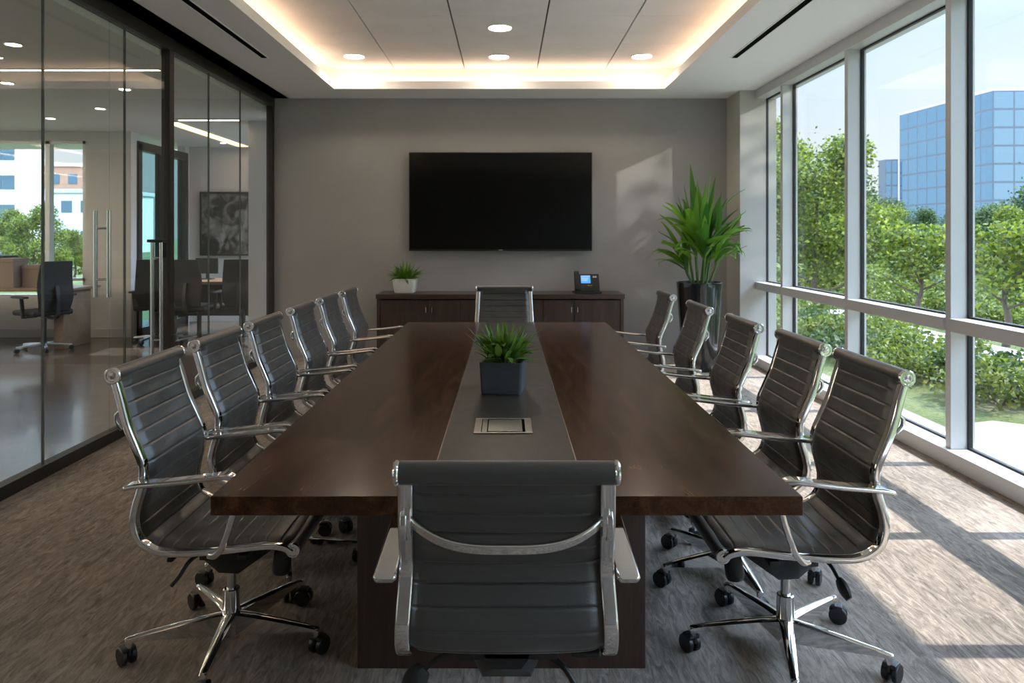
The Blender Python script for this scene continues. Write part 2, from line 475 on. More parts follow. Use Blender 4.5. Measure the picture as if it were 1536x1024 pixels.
# ------------------------------------------------------------------ window wall
MY = [8.06, 7.30, 5.91, 4.545, 3.46, 2.50, 1.45, .35, -.75]      # mullion centres
bm = NB(); box(bm, XR - .02, 2.95, YF, 8.02, 0, .10, .006)
struct('trim_1', bm, M['sill'])
bm = NB(); box(bm, XR, 2.95, YF, 8.02, 2.905, ZC, .003)
struct('trim_2', bm, M['alu'])
def window(n, y0, y1):
    """the bay between mullion centres y0 (near) < y1 (far): far mullion, transom, two panes"""
    w = empty('window_%d' % n, (GX, y1, .1)); w['kind'] = 'structure'
    def P(name, bm, m, **k):
        bmesh.ops.translate(bm, vec=(-GX, -y1, -.1), verts=bm.verts[:])
        return obj(name, bm, m, w, **k)
    bm = NB(); box(bm, XR + .015, 2.885, y1 - .028, y1 + .028, .10, 2.905, .003)
    P('mullion', bm, M['alu'])
    bm = NB(); box(bm, XR, 2.885, y0 + .028, y1 - .028, .825, .905, .003)
    P('transom', bm, M['alu'])
    bm = NB()
    for z0, z1 in ((.10, .825), (.905, 2.905)):
        for (a0, a1, b0, b1) in ((y0 + .028, y0 + .042, z0, z1), (y1 - .042, y1 - .028, z0, z1), (y0 + .042, y1 - .042, z0, z0 + .012), (y0 + .042, y1 - .042, z1 - .012, z1)):
            box(bm, GX - .013, GX + .013, a0, a1, b0, b1)
    P('gasket', bm, M['gasket'], smooth=0)
    for z0, z1 in ((.112, .813), (.917, 2.893)):
        bm = NB(); box(bm, GX - .006, GX + .006, y0 + .042, y1 - .042, z0, z1)
        P('glass_pane', bm, M['glass'], smooth=0)
for i in range(len(MY) - 1):
    window(i + 1, MY[i + 1], MY[i])

# unseen canopy added to cut off the sun indoors; upper wall above the windows
bm = NB(); box(bm, 2.95, 4.74, -6, 12.5, 4.0, 4.25, .01)
box(bm, 2.80, 2.97, -6, 12.5, 3.0, 4.25)
struct('roof', bm, M['canopy'])
bm = NB(); box(bm, 2.62, 2.95, 8.5, 12.5, 0, 4.0); struct('wall_outer', bm, M['pier'], smooth=0)

# ------------------------------------------------------------------ glass partition
part = empty('wall_left', (XL, 0, 0)); part['kind'] = 'structure'
def PP(name, bm, m, parent=part, smooth=30):
    bmesh.ops.translate(bm, vec=(-XL, 0, 0), verts=bm.verts[:])
    return obj(name, bm, m, parent, smooth)
bm = NB(); box(bm, XL - .05, XL + .03, YF, YB, 2.90, ZC, .003); PP('head_rail', bm, M['bronze'])
bm = NB(); box(bm, XL - .04, XL + .028, YF, YB, 0, .075, .003); PP('bottom_rail', bm, M['bronze'])
for y0, y1 in ((8.42, 8.50), (5.86, 5.94)):
    bm = NB(); box(bm, XL - .04, XL + .028, y0, y1, .075, 2.90, .003); PP('post', bm, M['bronze'])
joints = [-1.3, .6, 2.45, 4.30, 5.22, 5.83]
def pane(y0, y1, parent, base):
    bm = NB(); box(bm, XL - .006, XL + .006, y0 + .004, y1 - .004, .075, 2.89)
    bmesh.ops.translate(bm, vec=(-base.x, -base.y, -base.z), verts=bm.verts[:])
    return obj('glass_pane', bm, M['partition'], parent, 0)
def edge(y, parent, base):
    bm = NB(); box(bm, XL - .0075, XL + .0075, y - .004, y + .004, .075, 2.89)
    bmesh.ops.translate(bm, vec=(-base.x, -base.y, -base.z), verts=bm.verts[:])
    return obj('glass_joint', bm, M['glass_edge'], parent, 0)
B0 = Vector((XL, 0, 0))
for y0, y1 in ((YF, .6), (.6, 2.45), (2.45, 4.30), (5.94, 6.69), (6.69, 7.48), (7.48, 8.42)):
    pane(y0, y1, part, B0)
for y in (.6, 2.45, 4.30, 6.69, 7.48): edge(y, part, B0)

def pull(parent, y, z0, z1, base, r=.014, off=.045):
    bm = NB()
    for sx in (-1, 1):
        x = XL + sx * off
        sweep(bm, [(x, y, z0), (x, y, z1)], circ(r, 14))
    for z in (z0 + .12, z1 - .12):
        sweep(bm, [(XL - off, y, z), (XL + off, y, z)], circ(.008, 10))
    bmesh.ops.translate(bm, vec=(-base.x, -base.y, -base.z), verts=bm.verts[:])
    return obj('door_handle', bm, M['steel'], parent)
d1 = empty('door_1', (XL, 4.31, 0)); d1['kind'] = 'structure'
b1 = Vector((XL, 4.31, 0)); pane(4.305, 5.02, d1, b1); 
pull(d1, 4.93, 1.0, 1.585, b1)
d2 = empty('door_2', (XL, 5.83, 0)); d2['kind'] = 'structure'
b2 = Vector((XL, 5.83, 0)); pane(5.02, 5.22, d2, b2); pane(5.22, 5.86, d2, b2); edge(5.22, d2, b2)
h = pull(d2, 5.70, .48, 1.36, b2, off=.035)
bm = NB(); box(bm, XL - .06, XL + .06, 5.66, 5.77, 1.36, 1.385, .006); box(bm, XL + .02, XL + .07, 5.70, 5.75, 1.24, 1.36, .006)
bmesh.ops.translate(bm, vec=(-b2.x, -b2.y, 0), verts=bm.verts[:])
obj('door_lock', bm, M['plastic'], d2)

# ------------------------------------------------------------------ conference table
TX, TY0, TY1, TZ = .76, 1.879, 5.63, .75
tab = empty('conference_table', (0, 3.75, 0))
tag(tab, 'long dark walnut conference table with a dark centre strip on panel legs', 'table')
def TP(name, bm, m, smooth=30, parent=tab):
    bmesh.ops.translate(bm, vec=(0, -3.75, 0), verts=bm.verts[:])
    return obj(name, bm, m, parent, smooth)
bm = NB()
SX0, SX1 = -.205, .205
box(bm, -TX, SX0 - .0015, TY0, TY1, .70, TZ, .0035)
box(bm, SX1 + .0015, TX, TY0, TY1, .70, TZ, .0035)
TP('tabletop', bm, M['table'])
bm = NB(); box(bm, SX0, SX1, TY0 + .001, TY1 - .001, .70, TZ - .0005, .001); TP('centre_strip', bm, M['strip'])
bm = NB()
for x in (SX0 - .0012, SX1 + .0012): box(bm, x - .0016, x + .0016, TY0 + .003, TY1 - .003, .745, TZ + .0003)
TP('metal_inlay', bm, M['steel'], 0)
for y0, y1 in ((2.40, 2.95), (4.62, 5.17)):
    bm = NB(); box(bm, -.49, .455, y0, y1, 0, .70, .004); TP('leg', bm, M['walnut'])
bm = NB(); box(bm, -.04, .04, 2.95, 4.62, .56, .70); TP('beam', bm, M['walnut'])

# flush cable box
cb = empty('cable_box', (-.012, 2.57, TZ)); tag(cb, 'square brushed metal cable box set flush in the centre strip of the table', 'cable box')
bm = NB()
for (a, b, c, d) in ((-.1, .1, -.1, -.088), (-.1, .1, .088, .1), (-.1, -.075, -.088, .088), (.075, .1, -.088, .088)): box(bm, a, b, c, d, -.0005, .0035, .001)
obj('rim', bm, M['steel'], cb)
bm = NB(); box(bm, -.075, .075, -.088, .088, -.0005, .0008); obj('well', bm, M['black'], cb, 0)
bm = NB(); box(bm, -.052, .066, -.074, .078, .0008, .003, .001); box(bm, -.073, -.055, -.082, .084, .0008, .0028, .0008); obj('lid', bm, M['steel'], cb)

# ------------------------------------------------------------------ plants
def leaf(bm, p0, d, L, w, droop, twist=0, n=7, fold=.25, tip=1.0, flat=.0):
    """one lance-shaped leaf starting at p0 in direction d, bending down"""
    d = Vector(d).normalized(); p = Vector(p0)
    side = d.cross(Vector((0, 0, 1)))
    if side.length < 1e-3: side = Vector((math.cos(twist), math.sin(twist), 0))
    side.normalize()
    side = Matrix.Rotation(twist, 3, d) @ side
    rows = []
    for i in range(n + 1):
        t = i / n
        ww = w * (math.sin(PI * min(1, (t * .9 + .09)) ** tip)) * (1 if t < .98 else .0)
        nn = side.cross(d)
        rows.append((p - side * ww + nn * ww * fold, p.copy(), p + side * ww + nn * ww * fold))
        d = (d + Vector((0, 0, -droop / n * (0.4 + 1.4 * t)))).normalized()
        side = (side - d * side.dot(d)).normalized()
        p = p + d * (L / n)
    vr = [[bm.verts.new(q) for q in r] for r in rows]
    for a, b in zip(vr[:-1], vr[1:]):
        for k in (0, 1):
            bm.faces.new((a[k], a[k + 1], b[k + 1], b[k]))

def fobj(name, bm, m, parent):
    me = bpy.data.meshes.new(name); bm.to_mesh(me); bm.free(); me.materials.append(m); me.shade_smooth()
    o = bpy.data.objects.new(name, me); link(o, parent); return o

def rsq(bm, prof, n=4, mat=None):
    """rounded-square pot: (half width, corner radius, z) rows"""
    rings = [[bm.verts.new(Vector((a, b, z))) for a, b in rrect(hw, hw, r, n)] for hw, r, z in prof]
    ring_faces(bm, rings)

rg = random.Random(3)
# slate planter on the table
tp = empty('table_plant', (-.012, 3.15, TZ), R(-9)); tag(tp, 'bushy green plant in a square slate grey pot on the table', 'plant')
bm = NB(); rsq(bm, [(.080, .012, 0), (.086, .014, .008), (.092, .014, .132), (.0915, .012, .135), (.083, .010, .135), (.082, .010, .118)])
obj('pot', bm, M['slate_pot'], tp, 40)
bm = NB(); box(bm, -.082, .082, -.082, .082, .112, .122); obj('soil', bm, M['soil'], tp, 0)
bm = NB()
for i in range(190):
    a = rg.uniform(0, 2 * PI); e = rg.betavariate(1.5, 1.2) * 78 + 8
    rr = rg.uniform(0, .06)
    d = (math.cos(a) * math.cos(R(e)), math.sin(a) * math.cos(R(e)), math.sin(R(e)))
    p = (rr * math.cos(a), rr * math.sin(a), .12 + rg.uniform(0, .03))
    leaf(bm, p, d, rg.uniform(.09, .185) * (.8 + .2 * math.sin(R(e))), rg.uniform(.004, .0085), rg.uniform(.05, .5), rg.uniform(-.4, .4), 6)
for i in range(75):
    a = rg.uniform(0, 2 * PI); e = rg.uniform(5, 75); rr = rg.uniform(.03, .085)
    d = (math.cos(a) * math.cos(R(e)), math.sin(a) * math.cos(R(e)), math.sin(R(e)))
    p = (rr * math.cos(a), rr * math.sin(a), .125 + rg.uniform(0, .09))
    leaf(bm, p, d, rg.uniform(.045, .070), rg.uniform(.012, .018), rg.uniform(.2, .9), rg.uniform(-.6, .6), 5, tip=.8)
fobj('foliage', bm, M['leaf_table'], tp)

# fern in a white pot on the cabinet
fp = empty('potted_fern', (-1.13, 8.18, .77)); tag(fp, 'small spiky green plant in a white ceramic pot on the cabinet', 'plant')
bm = NB(); rsq(bm, [(.095, .04, 0), (.113, .05, .012), (.126, .052, .08), (.130, .05, .158), (.127, .048, .163), (.118, .045, .163), (.116, .045, .145)], 6)
obj('pot', bm, M['white_pot'], fp, 60)
bm = NB(); lathe(bm, [(.11, .138), (.11, .148)], 20); obj('soil', bm, M['soil'], fp, 0)
bm = NB()
for i in range(210):
    a = rg.uniform(0, 2 * PI); e = rg.uniform(4, 82); rr = rg.uniform(0, .085)
    d = (math.cos(a) * math.cos(R(e)), math.sin(a) * math.cos(R(e)), math.sin(R(e)))
    leaf(bm, (rr * math.cos(a), rr * math.sin(a), .145 + rg.uniform(0, .03)), d, rg.uniform(.10, .215), rg.uniform(.006, .011), rg.uniform(.2, .9), rg.uniform(-.5, .5), 6)
fobj('foliage', bm, M['leaf_fern'], fp)

# tall floor plant
bp_ = empty('floor_plant', (2.03, 7.72, 0)); tag(bp_, 'tall strap-leaved green plant in a glossy black floor pot by the window corner', 'plant')
bm = NB(); lathe(bm, [(.165, 0), (.172, .01), (.205, .45), (.236, .86), (.240, .915), (.237, .925), (.222, .925), (.218, .86)], 48)
obj('pot', bm, M['black_pot'], bp_, 50)
bm = NB(); lathe(bm, [(.216, .84), (.216, .87)], 24); obj('soil', bm, M['soil'], bp_, 0)
bm = NB(); stems = NB()
for s in range(9):
    a0 = s * 2.4; r0 = .03 + .05 * (s % 3) / 2
    x0, y0 = r0 * math.cos(a0), r0 * math.sin(a0)
    hgt = rg.uniform(.25, .62)
    lean = .12 + .12 * (s % 2)
    path = [(x0, y0, .86), (x0 * 1.2 + lean * .3 * math.cos(a0), y0 * 1.2 + lean * .3 * math.sin(a0), .86 + hgt * .5), (x0 + lean * .55 * math.cos(a0), y0 + lean * .55 * math.sin(a0), .86 + hgt)]
    sweep(stems, path, circ(.013, 8))
    top = Vector(path[-1]); mid = Vector(path[1])
    for k in range(11):
        t = rg.random()
        base = mid.lerp(top, .15 + .85 * t)
        a = a0 + rg.uniform(-1.5, 1.5); e = rg.uniform(28, 86) if t > .4 else rg.uniform(22, 65)
        d = (math.cos(a) * math.cos(R(e)), math.sin(a) * math.cos(R(e)), math.sin(R(e)))
        leaf(bm, base, d, rg.uniform(.40, .68), rg.uniform(.028, .046), rg.uniform(.15, 1.5) if e < 70 else rg.uniform(0, .3), rg.uniform(-.4, .4), 10, fold=.35)
for (ax, ay, L) in ((-.16, -.05, .86), (-.03, .02, .70), (.16, -.04, .84), (.06, -.1, .66), (.27, .02, .74), (-.26, .04, .66), (-.07, -.09, .62)):
    leaf(bm, (ax * .25, ay * .5, 1.28), (ax * .62, ay, 1), L, .050, .05, 1.57 * 0 + .2, 12, fold=.3)
vmax = max(v.co.z for v in bm.verts)
for v in bm.verts:                                   # keep the crown inside the pocket between wall and window
    v.co.x = max(-.43, min(.44, v.co.x * .92)); v.co.y = max(-.6, min(.62, v.co.y))
    if v.co.z > 1.3: v.co.z = 1.3 + (v.co.z - 1.3) * (2.17 - 1.3) / (vmax - 1.3)
fobj('foliage', bm, M['leaf_big'], bp_)
obj('stems', stems, M['stalk'], bp_)

# ------------------------------------------------------------------ credenza
cr = empty('credenza', (-.07, 8.24, 0)); tag(cr, 'long low dark walnut cabinet with doors under the television', 'cabinet')
CX0, CX1, CY0, CY1 = -1.43, 1.29, 8.0, 8.485
def CP(name, bm, m, parent=cr, smooth=30, off=(-.07, 8.24, 0)):
    bmesh.ops.translate(bm, vec=(-off[0], -off[1], -off[2]), verts=bm.verts[:])
    return obj(name, bm, m, parent, smooth)
bm = NB(); box(bm, CX0, CX1, CY0, CY1, .72, .77, .003); CP('cabinet_top', bm, M['walnut_top'])
bm = NB()
box(bm, CX0 + .01, CX0 + .045, CY0 + .012, CY1, .06, .72, .002); box(bm, CX1 - .045, CX1 - .01, CY0 + .012, CY1, .06, .72, .002)
box(bm, CX0 + .045, CX1 - .045, CY0 + .045, CY1, .06, .70); box(bm, CX0 + .04, CX1 - .04, CY0 + .06, CY1 - .02, 0, .06)
CP('body', bm, M['walnut'])
db = [-1.385, -.851, -.509, -.06, .40, .742, 1.245]
for i in range(6):
    x0, x1 = db[i] + .003, db[i + 1] - .003
    bm = NB(); box(bm, x0, x1, CY0 + .022, CY0 + .044, .075, .705, .002); d = CP('door', bm, M['walnut'])
    hx = x1 - .03 if i in (1, 3, 5) else x0 + .03
    if i in (0, 2, 4): hx = x1 - .03
    else: hx = x0 + .03
    bm = NB(); box(bm, hx - .004, hx + .004, CY0 + .012, CY0 + .022, .57, .63, .003); CP('handle', bm, M['steel'], d)

# ------------------------------------------------------------------ television
tv = empty('television', (-.07, 8.45, 1.80)); tag(tv, 'large black flat television mounted on the grey back wall', 'television')
tx0, tx1, tz0, tz1 = -1.05, 1.05, -.565, .565
bm = NB(); box(bm, tx0, tx1, -.055, 0, tz0, tz1, .006); obj('housing', bm, M['tvframe'], tv)
bm = NB(); box(bm, tx0 + .012, tx1 - .012, -.0565, -.054, tz0 + .022, tz1 - .012); obj('screen', bm, M['tv'], tv, 0)
bm = NB(); box(bm, -.022, .022, -.0575, -.055, tz0 + .006, tz0 + .015); obj('logo', bm, M['mark'], tv, 0)
bm = NB(); box(bm, -.3, .3, 0, .05, -.25, .25); obj('wall_mount', bm, M['plastic'], tv, 0)

# ------------------------------------------------------------------ desk phone
ph = empty('desk_phone', (.895, 8.17, .77), R(3)); tag(ph, 'black desk telephone with a lit blue screen on the cabinet', 'telephone')
bm = NB(); box(bm, -.15, .15, -.09, .10, 0, .022, .006)
T = Matrix.Translation((0, .0, .02)) @ Matrix.Rotation(R(-24), 4, 'X')
box(bm, -.135, .145, -.012, .012, 0, .205, .006, mat=T)
box(bm, -.08, .08, .03, .09, .01, .12, .01)
obj('body', bm, M['plastic'], ph)
bm = NB(); box(bm, -.062, .045, -.0135, -.012, .092, .185, mat=T); obj('screen', bm, emit_mat('phone_screen', (.10, .33, .85), .42), ph, 0)
bm = NB()
for k, zz in enumerate((.17, .15, .135, .12)): box(bm, -.055, .038 - .01 * k, -.0142, -.0135, zz, zz + .005, mat=T)
obj('screen_text', bm, emit_mat('phone_text', (.55, .75, 1.0), .36), ph, 0)
bm = NB()
for i in range(4):
    for j in range(3): box(bm, -.05 + i * .045, -.022 + i * .045, -.017, -.012, .012 + j * .022, .026 + j * .022, .002, mat=T)
obj('keypad', bm, M['box_dark'], ph)
bm = NB()
for x in (.075, .098): box(bm, x, x + .017, -.0145, -.012, .158, .176, mat=T)
obj('white_keys', bm, pbr('pale_key', (.7, .7, .7), .4), ph, 0)
bm = NB()
for x in (.012, .030, .048): box(bm, x, x + .009, -.019, -.016, .058, .066, mat=T)
obj('amber_keys', bm, pbr('amber_key', (.7, .36, .08), .4), ph, 0)
bm = NB()
hp = [T @ Vector((-.112, -.03 - .018 * math.sin(PI * t), .015 + .2 * t)) for t in [i / 12 for i in range(13)]]
sweep(bm, hp, rrect(.024, .016, .008), side=(1, 0, 0), scales=[(1 if 2 < i < 10 else 1.12, 1 if 2 < i < 10 else 1.5) for i in range(13)])
obj('handset', bm, M['plastic'], ph, 50)

# ------------------------------------------------------------------ chairs
PROF = [(-.290, .975), (-.268, .905), (-.243, .818), (-.212, .745), (-.190, .687), (-.193, .625), (-.210, .560), (-.216, .51), (-.196, .455), (-.140, .424), (-.06, .420), (.045, .427), (.13, .436), (.205, .443), (.255, .437), (.279, .422)]

def make_chair(zshift=0.0, zscale=1.0, arm_dz=0.0):
    """origin on the floor under the column, sits facing +Y"""
    def zm(z): return .42 + zshift + (z - .42) * (zscale if z > .42 else 1)
    t = empty('conference_chair')
    P = [Vector((0, y, zm(z))) for y, z in PROF]
    dense = catmull(P, 12)
    path, L = resample(dense, 421)
    n = len(path)
    def hw(i):                                # half distance between the rails
        s = i / (n - 1)
        return .212 + .018 * min(1, s / .45)
    nrm = []
    for i in range(n):
        tg = (path[min(i + 1, n - 1)] - path[max(i - 1, 0)]).normalized()
        nrm.append(Vector((0, -tg.z, tg.y)).normalized())      # towards the sitter
    nrm = [q if (q.y + q.z) > 0 else -q for q in nrm]
    isplit = min(range(n), key=lambda i: (path[i] - Vector((0, -.196, zm(.455)))).length)
    rib = .0495
    U = 21
    def sling(i0, i1, roll_at):
        bm = NB(); rows = []
        for i in range(i0, i1 + 1):
            s = L * i / (n - 1)
            puff = min(1.0, abs(math.sin(PI * s / rib)) * 3.2) ** .6
            w = hw(i) - .016 + .012 * max(0, 1 - s / .03)
            fr, bk = [], []
            for k in range(U):
                u = -1 + 2 * k / (U - 1)
                uu = math.copysign(abs(u) ** .8, u)
                edge = math.sqrt(max(0, 1 - abs(uu) ** 10))
                wr = noise.noise(Vector((uu * 2.2 + s * 6, s * 22, 3.1))) * .0028 + noise.noise(Vector((uu * 5 - s * 9, s * 30, 9.7))) * .0013
                f = (.0085 + .0044 * puff + wr * (1 - abs(uu) ** 4)) * edge
                g = (.006 + .0052 * puff) * edge
                top = max(0, 1 - s / .075); top = top * top * (3 - 2 * top)
                f = f * (1 - top) + (.021 * edge ** .3) * top
                sag = -.006 * (1 - uu * uu) * (1 - top)
                c = path[i] + Vector((uu * w, 0, 0)) + nrm[i] * (sag + .004)
                fr.append(c + nrm[i] * f); bk.append(c - nrm[i] * g)
            rows.append([bm.verts.new(q) for q in fr] + [bm.verts.new(q) for q in reversed(bk)])
        ring_faces(bm, rows)
        return bm
    bm = sling(4, isplit, 0)
    # top roll wrapped in leather
    w0 = hw(0)
    c = path[0]
    def roll(bm, c, w, r):
        rows = []
        for x, rr in ((-w, r * .9), (-w + .004, r), (w - .004, r), (w, r * .9)):
            rows.append([bm.verts.new(c + Vector((x, rr * math.cos(2 * PI * k / 24), rr * math.sin(2 * PI * k / 24)))) for k in range(24)])
        ring_faces(bm, rows)
    roll(bm, c + nrm[0] * .002, w0 + .0165, .0250)
    obj('backrest', bm, M['leather'], t, 60)
    bm = sling(isplit, n - 7, 0)
    roll(bm, path[-1] + nrm[-1] * .002, hw(n - 1) - .004, .022)
    obj('seat', bm, M['leather'], t, 60)
    for sx in (-1, 1):
        bm = NB()
        rp = [path[i] + Vector((sx * hw(i), 0, 0)) - nrm[i] * .004 for i in range(7, n, 7)]
        sc = []
        for q in range(len(rp)):
            s = q / (len(rp) - 1)
            a = 1.0 if s < .5 else 1.0 - .3 * min(1, (s - .5) / .25)
            sc.append((a, 1.0 if s < .55 else .85))
        sweep(bm, rp, rrect(.0165, .0115, .006, 3), side=(1, 0, 0), scales=sc)
        rail = obj('side_rail', bm, M['chrome'], t, 40)
        for pt, rr, x in ((path[0] + nrm[0] * .002, .0265, w0 + .0165), (path[-1] + nrm[-1] * .002, .0235, hw(n - 1) - .004)):
            bm = NB()
            mt = Matrix.Translation(pt + Vector((sx * x, 0, 0))) @ Matrix.Rotation(sx * PI / 2, 4, 'Y')
            lathe(bm, [(rr * .9, -.003), (rr, 0), (rr, .005), (rr * .9, .0085), (rr * .72, .0085), (rr * .66, .005), (rr * .45, .005), (rr * .40, .0075), (.001, .0085)], 28, mat=mt)
            obj('end_cap', bm, M['chrome'], rail, 35)
        # armrest: flat band then strut down to the seat rail
        ap = [(.268, -.226, .634), (.268, -.212, .641), (.268, -.17, .647), (.268, -.06, .656), (.268, .04, .668), (.268, .085, .672), (.268, .112, .660), (.268, .122, .628), (.267, .112, .57), (.263, .09, .50), (.256, .065, .442), (.245, .040, .414), (.232, .015, .410)]
        az = zm(.65) - .65 + arm_dz
        pts = []
        for x, y, z in ap:
            f = min(1, max(0, (z - .41) / .2))
            pts.append((sx * x, y, z + (az * f + zshift * (1 - f))))
        pts = catmull(pts, 6)
        sc = []
        for q in range(len(pts)):
            s = q / (len(pts) - 1)
            k = min(1, max(0, (s - .40) / .14))
            e = 1 if s > .04 else .8 + 5 * s
            sc.append((e * (1 - .66 * k), e * (1 + .1 * k)))
        bm = NB(); sweep(bm, pts, rrect(.0255, .0080, .007, 4), side=(1, 0, 0), scales=sc)
        obj('armrest', bm, M['chrome'], t, 60)
    # curved brace behind the back
    ib = min(range(n), key=lambda i: abs(path[i].z - (zm(.845))) if i < isplit else 9)
    pb = path[ib]; hb = hw(ib)
    bp = []
    for k in range(33):
        u = -1 + 2 * k / 32
        sh = 1 - abs(u) ** 3.2
        bp.append(pb + Vector((u * (hb - .012), 0, 0)) - nrm[ib] * (.012 + .050 * sh) + Vector((0, 0, -.026 * sh)))
    bm = NB(); sweep(bm, bp, rrect(.0115, .0065, .005, 3), side=(0, -.35, 1))
    for sx in (-1, 1):
        q = pb + Vector((sx * (hb - .006), 0, 0)) - nrm[ib] * .012
        sweep(bm, [q + Vector((0, -.006, .028)), q + Vector((0, -.014, 0)), q + Vector((0, -.004, -.030))], rrect(.008, .008, .003))
    obj('back_brace', bm, M['chrome'], t, 45)
    for sx in (-1, 1):
        bm = NB()
        q = pb + Vector((sx * (hb + .002), 0, 0)) - nrm[ib] * .022
        sweep(bm, [q + Vector((0, .006, .026)), q + Vector((0, -.010, .010)), q + Vector((0, -.010, -.012)), q + Vector((0, .008, -.036))], rrect(.0055, .007, .003))
        obj('brace_bracket', bm, M['chrome'], t, 45)
    # mechanism
    zs = zshift
    bm = NB()
    rows = []
    for y, w, z0, z1 in ((-.12, .055, .352, .395), (-.07, .095, .315, .405), (-.02, .10, .275, .408), (.045, .10, .272, .410), (.12, .10, .325, .412), (.19, .07, .372, .418)):
        rows.append([bm.verts.new((a, y, z + zs)) for a, z in ((-w, z1), (-w * .9, (z0 + z1) / 2), (-w * .6, z0), (w * .6, z0), (w * .9, (z0 + z1) / 2), (w, z1))])
    ring_faces(bm, rows)
    for y in (.0, .12):
        box(bm, -.232, .232, y - .016, y + .016, .392 + zs, .410 + zs, .004)
    box(bm, -.12, .12, -.12, -.08, .372 + zs, .392 + zs, .005)
    obj('tilt_mechanism', bm, M['plastic'], t, 35)
    bm = NB(); lathe(bm, [(.022, .36), (.026, .33), (.030, .325), (.032, .265), (.028, .252), (.012, .250)], 20, mat=Matrix.Translation((0, .135, zs)) @ Matrix.Rotation(R(-8), 4, 'X'))
    obj('tension_knob', bm, M['plastic'], t, 40)
    bm = NB()
    sweep(bm, catmull([(-.08, -.07, .372 + zs), (-.15, -.085, .365 + zs), (-.20, -.095, .335 + zs)], 5), circ(.0065, 8))
    sweep(bm, catmull([(-.195, -.093, .338 + zs), (-.215, -.10, .318 + zs), (-.235, -.108, .295 + zs)], 5), circ(.011, 10, .024), side=(0, 1, 0), scales=[(.75 + .5 * math.sin(PI * i / 10) if True else 1, .75 + .5 * math.sin(PI * i / 10)) for i in range(11)])
    obj('tilt_lever', bm, M['plastic'], t, 50)
    bm = NB()
    sweep(bm, catmull([(.08, -.06, .36 + zs), (.13, -.09, .345 + zs), (.16, -.11, .31 + zs), (.175, -.13, .285 + zs)], 5), circ(.007, 8))
    box(bm, .15, .22, -.125, -.105, .38 + zs, .395 + zs, .005)
    obj('height_lever', bm, M['plastic'], t, 50)
    # column, hub, legs with casters
    bm = NB(); lathe(bm, [(.016, .31 + zs), (.016, .19), (.0145, .19)], 20); obj('gas_piston', bm, M['steel'], t)
    bm = NB(); lathe(bm, [(.024, .198), (.028, .195), (.029, .17), (.029, .12), (.034, .115), (.038, .105), (.038, .065), (.032, .060), (.024, .058), (.022, .035), (.012, .033)], 28)
    obj('base_hub', bm, M['chrome'], t, 35)
    for k in range(5):
        a = 2 * PI * k / 5
        lg = empty('pivot')
        bm = NB(); rows = []
        for r, w, z0, z1 in ((.028, .025, .044, .118), (.09, .022, .050, .116), (.19, .0185, .064, .109), (.28, .0145, .077, .101), (.318, .0125, .078, .096), (.329, .011, .076, .091)):
            rows.append([bm.verts.new((x, r, z)) for x, z in ((-w, z0 + .004), (-w * .55, z0), (w * .55, z0), (w, z0 + .004), (w * .9, z1 - .005), (w * .35, z1), (-w * .35, z1), (-w * .9, z1 - .005))])
        ring_faces(bm, rows)
        lathe(bm, [(.0105, .092), (.0115, .084), (.0105, .050), (.008, .048)], 14, mat=Matrix.Translation((0, .318, 0)))
        bpy.data.objects.remove(lg)
        leg = obj('leg', bm, M['chrome'], t, 35)
        leg.rotation_euler = (0, 0, a)
        bm = NB()
        sw = R(25 + 70 * (k % 3))
        mt = Matrix.Translation((0, .318, .0315)) @ Matrix.Rotation(sw, 4, 'Z') @ Matrix.Translation((.016, 0, 0))
        for s in (-1, 1):
            m2 = mt @ Matrix.Translation((0, s * .0145, 0)) @ Matrix.Rotation(s * PI / 2, 4, 'X')
            lathe(bm, [(.028, -.0095), (.031, -.007), (.031, .004), (.027, .009), (.012, .0115), (.001, .0118)], 22, mat=m2)
        box(bm, -.030, .004, -.006, .006, .005, .030, .004, mat=mt)
        box(bm, -.027, .016, -.022, .022, .018, .034, .006, mat=mt)
        obj('caster', bm, M['rubber'], leg, 35)
    return t

def spin(chair, ang):
    """turn the five-star base against the seat"""
    for ch in chair.children:
        if ch.name.split('.')[0] == 'leg':
            ch.rotation_euler.z += ang

chair = make_chair()
ORD = ['nearest the camera', 'second from the camera', 'third from the camera', 'fourth from the camera', 'fifth from the camera', 'farthest from the camera']
first = True
GRP = 'ribbed black conference chairs around the table'
for i, (x, y) in enumerate([(-.955, 2.545), (-.96, 3.16), (-.96, 3.78), (-.96, 4.46), (-.955, 5.10), (-.94, 5.70)]):
    o = chair if i == 0 else copy_tree(chair)
    o.location = (x, y, 0); o.rotation_euler = (0, 0, -PI / 2)
    # world leg angle wanted ~ 204 deg; leg k points local +Y turned by a
    spin(o, R(204 - 0) - 0 if False else R(204) - (PI / 2) - (-PI / 2))
    if i == 0: base_spin = True
    tag(o, 'black ribbed leather chair in the row along the glass partition, ' + ORD[i if i < 5 else 5], 'chair', GRP)
# every copy was made after the first spin; undo the doubled turn and vary
lefts = [o for o in bpy.data.objects if o.parent is None and o.name.startswith('conference_chair')]
for j, o in enumerate(lefts):
    for k, ch in enumerate([c for c in o.children if c.name.split('.')[0] == 'leg']):
        ch.rotation_euler.z = 2 * PI * k / 5 + R(204) + (0, .25, .5, .1, .35, .6)[j]
for i, (x, y) in enumerate([(.95, 2.50), (.94, 3.06), (.905, 3.70), (.89, 4.49), (.885, 5.40)]):
    o = copy_tree(chair)
    o.location = (x, y, 0); o.rotation_euler = (0, 0, PI / 2)
    for k, ch in enumerate([c for c in o.children if c.name.split('.')[0] == 'leg']):
        ch.rotation_euler.z = 2 * PI * k / 5 + R(180 + 2) - PI + (0, .3, .15, .5, .4)[i]
    tag(o, 'black ribbed leather chair in the row along the windows, ' + (ORD[i] if i < 4 else ORD[5]), 'chair', GRP)
far = copy_tree(chair)
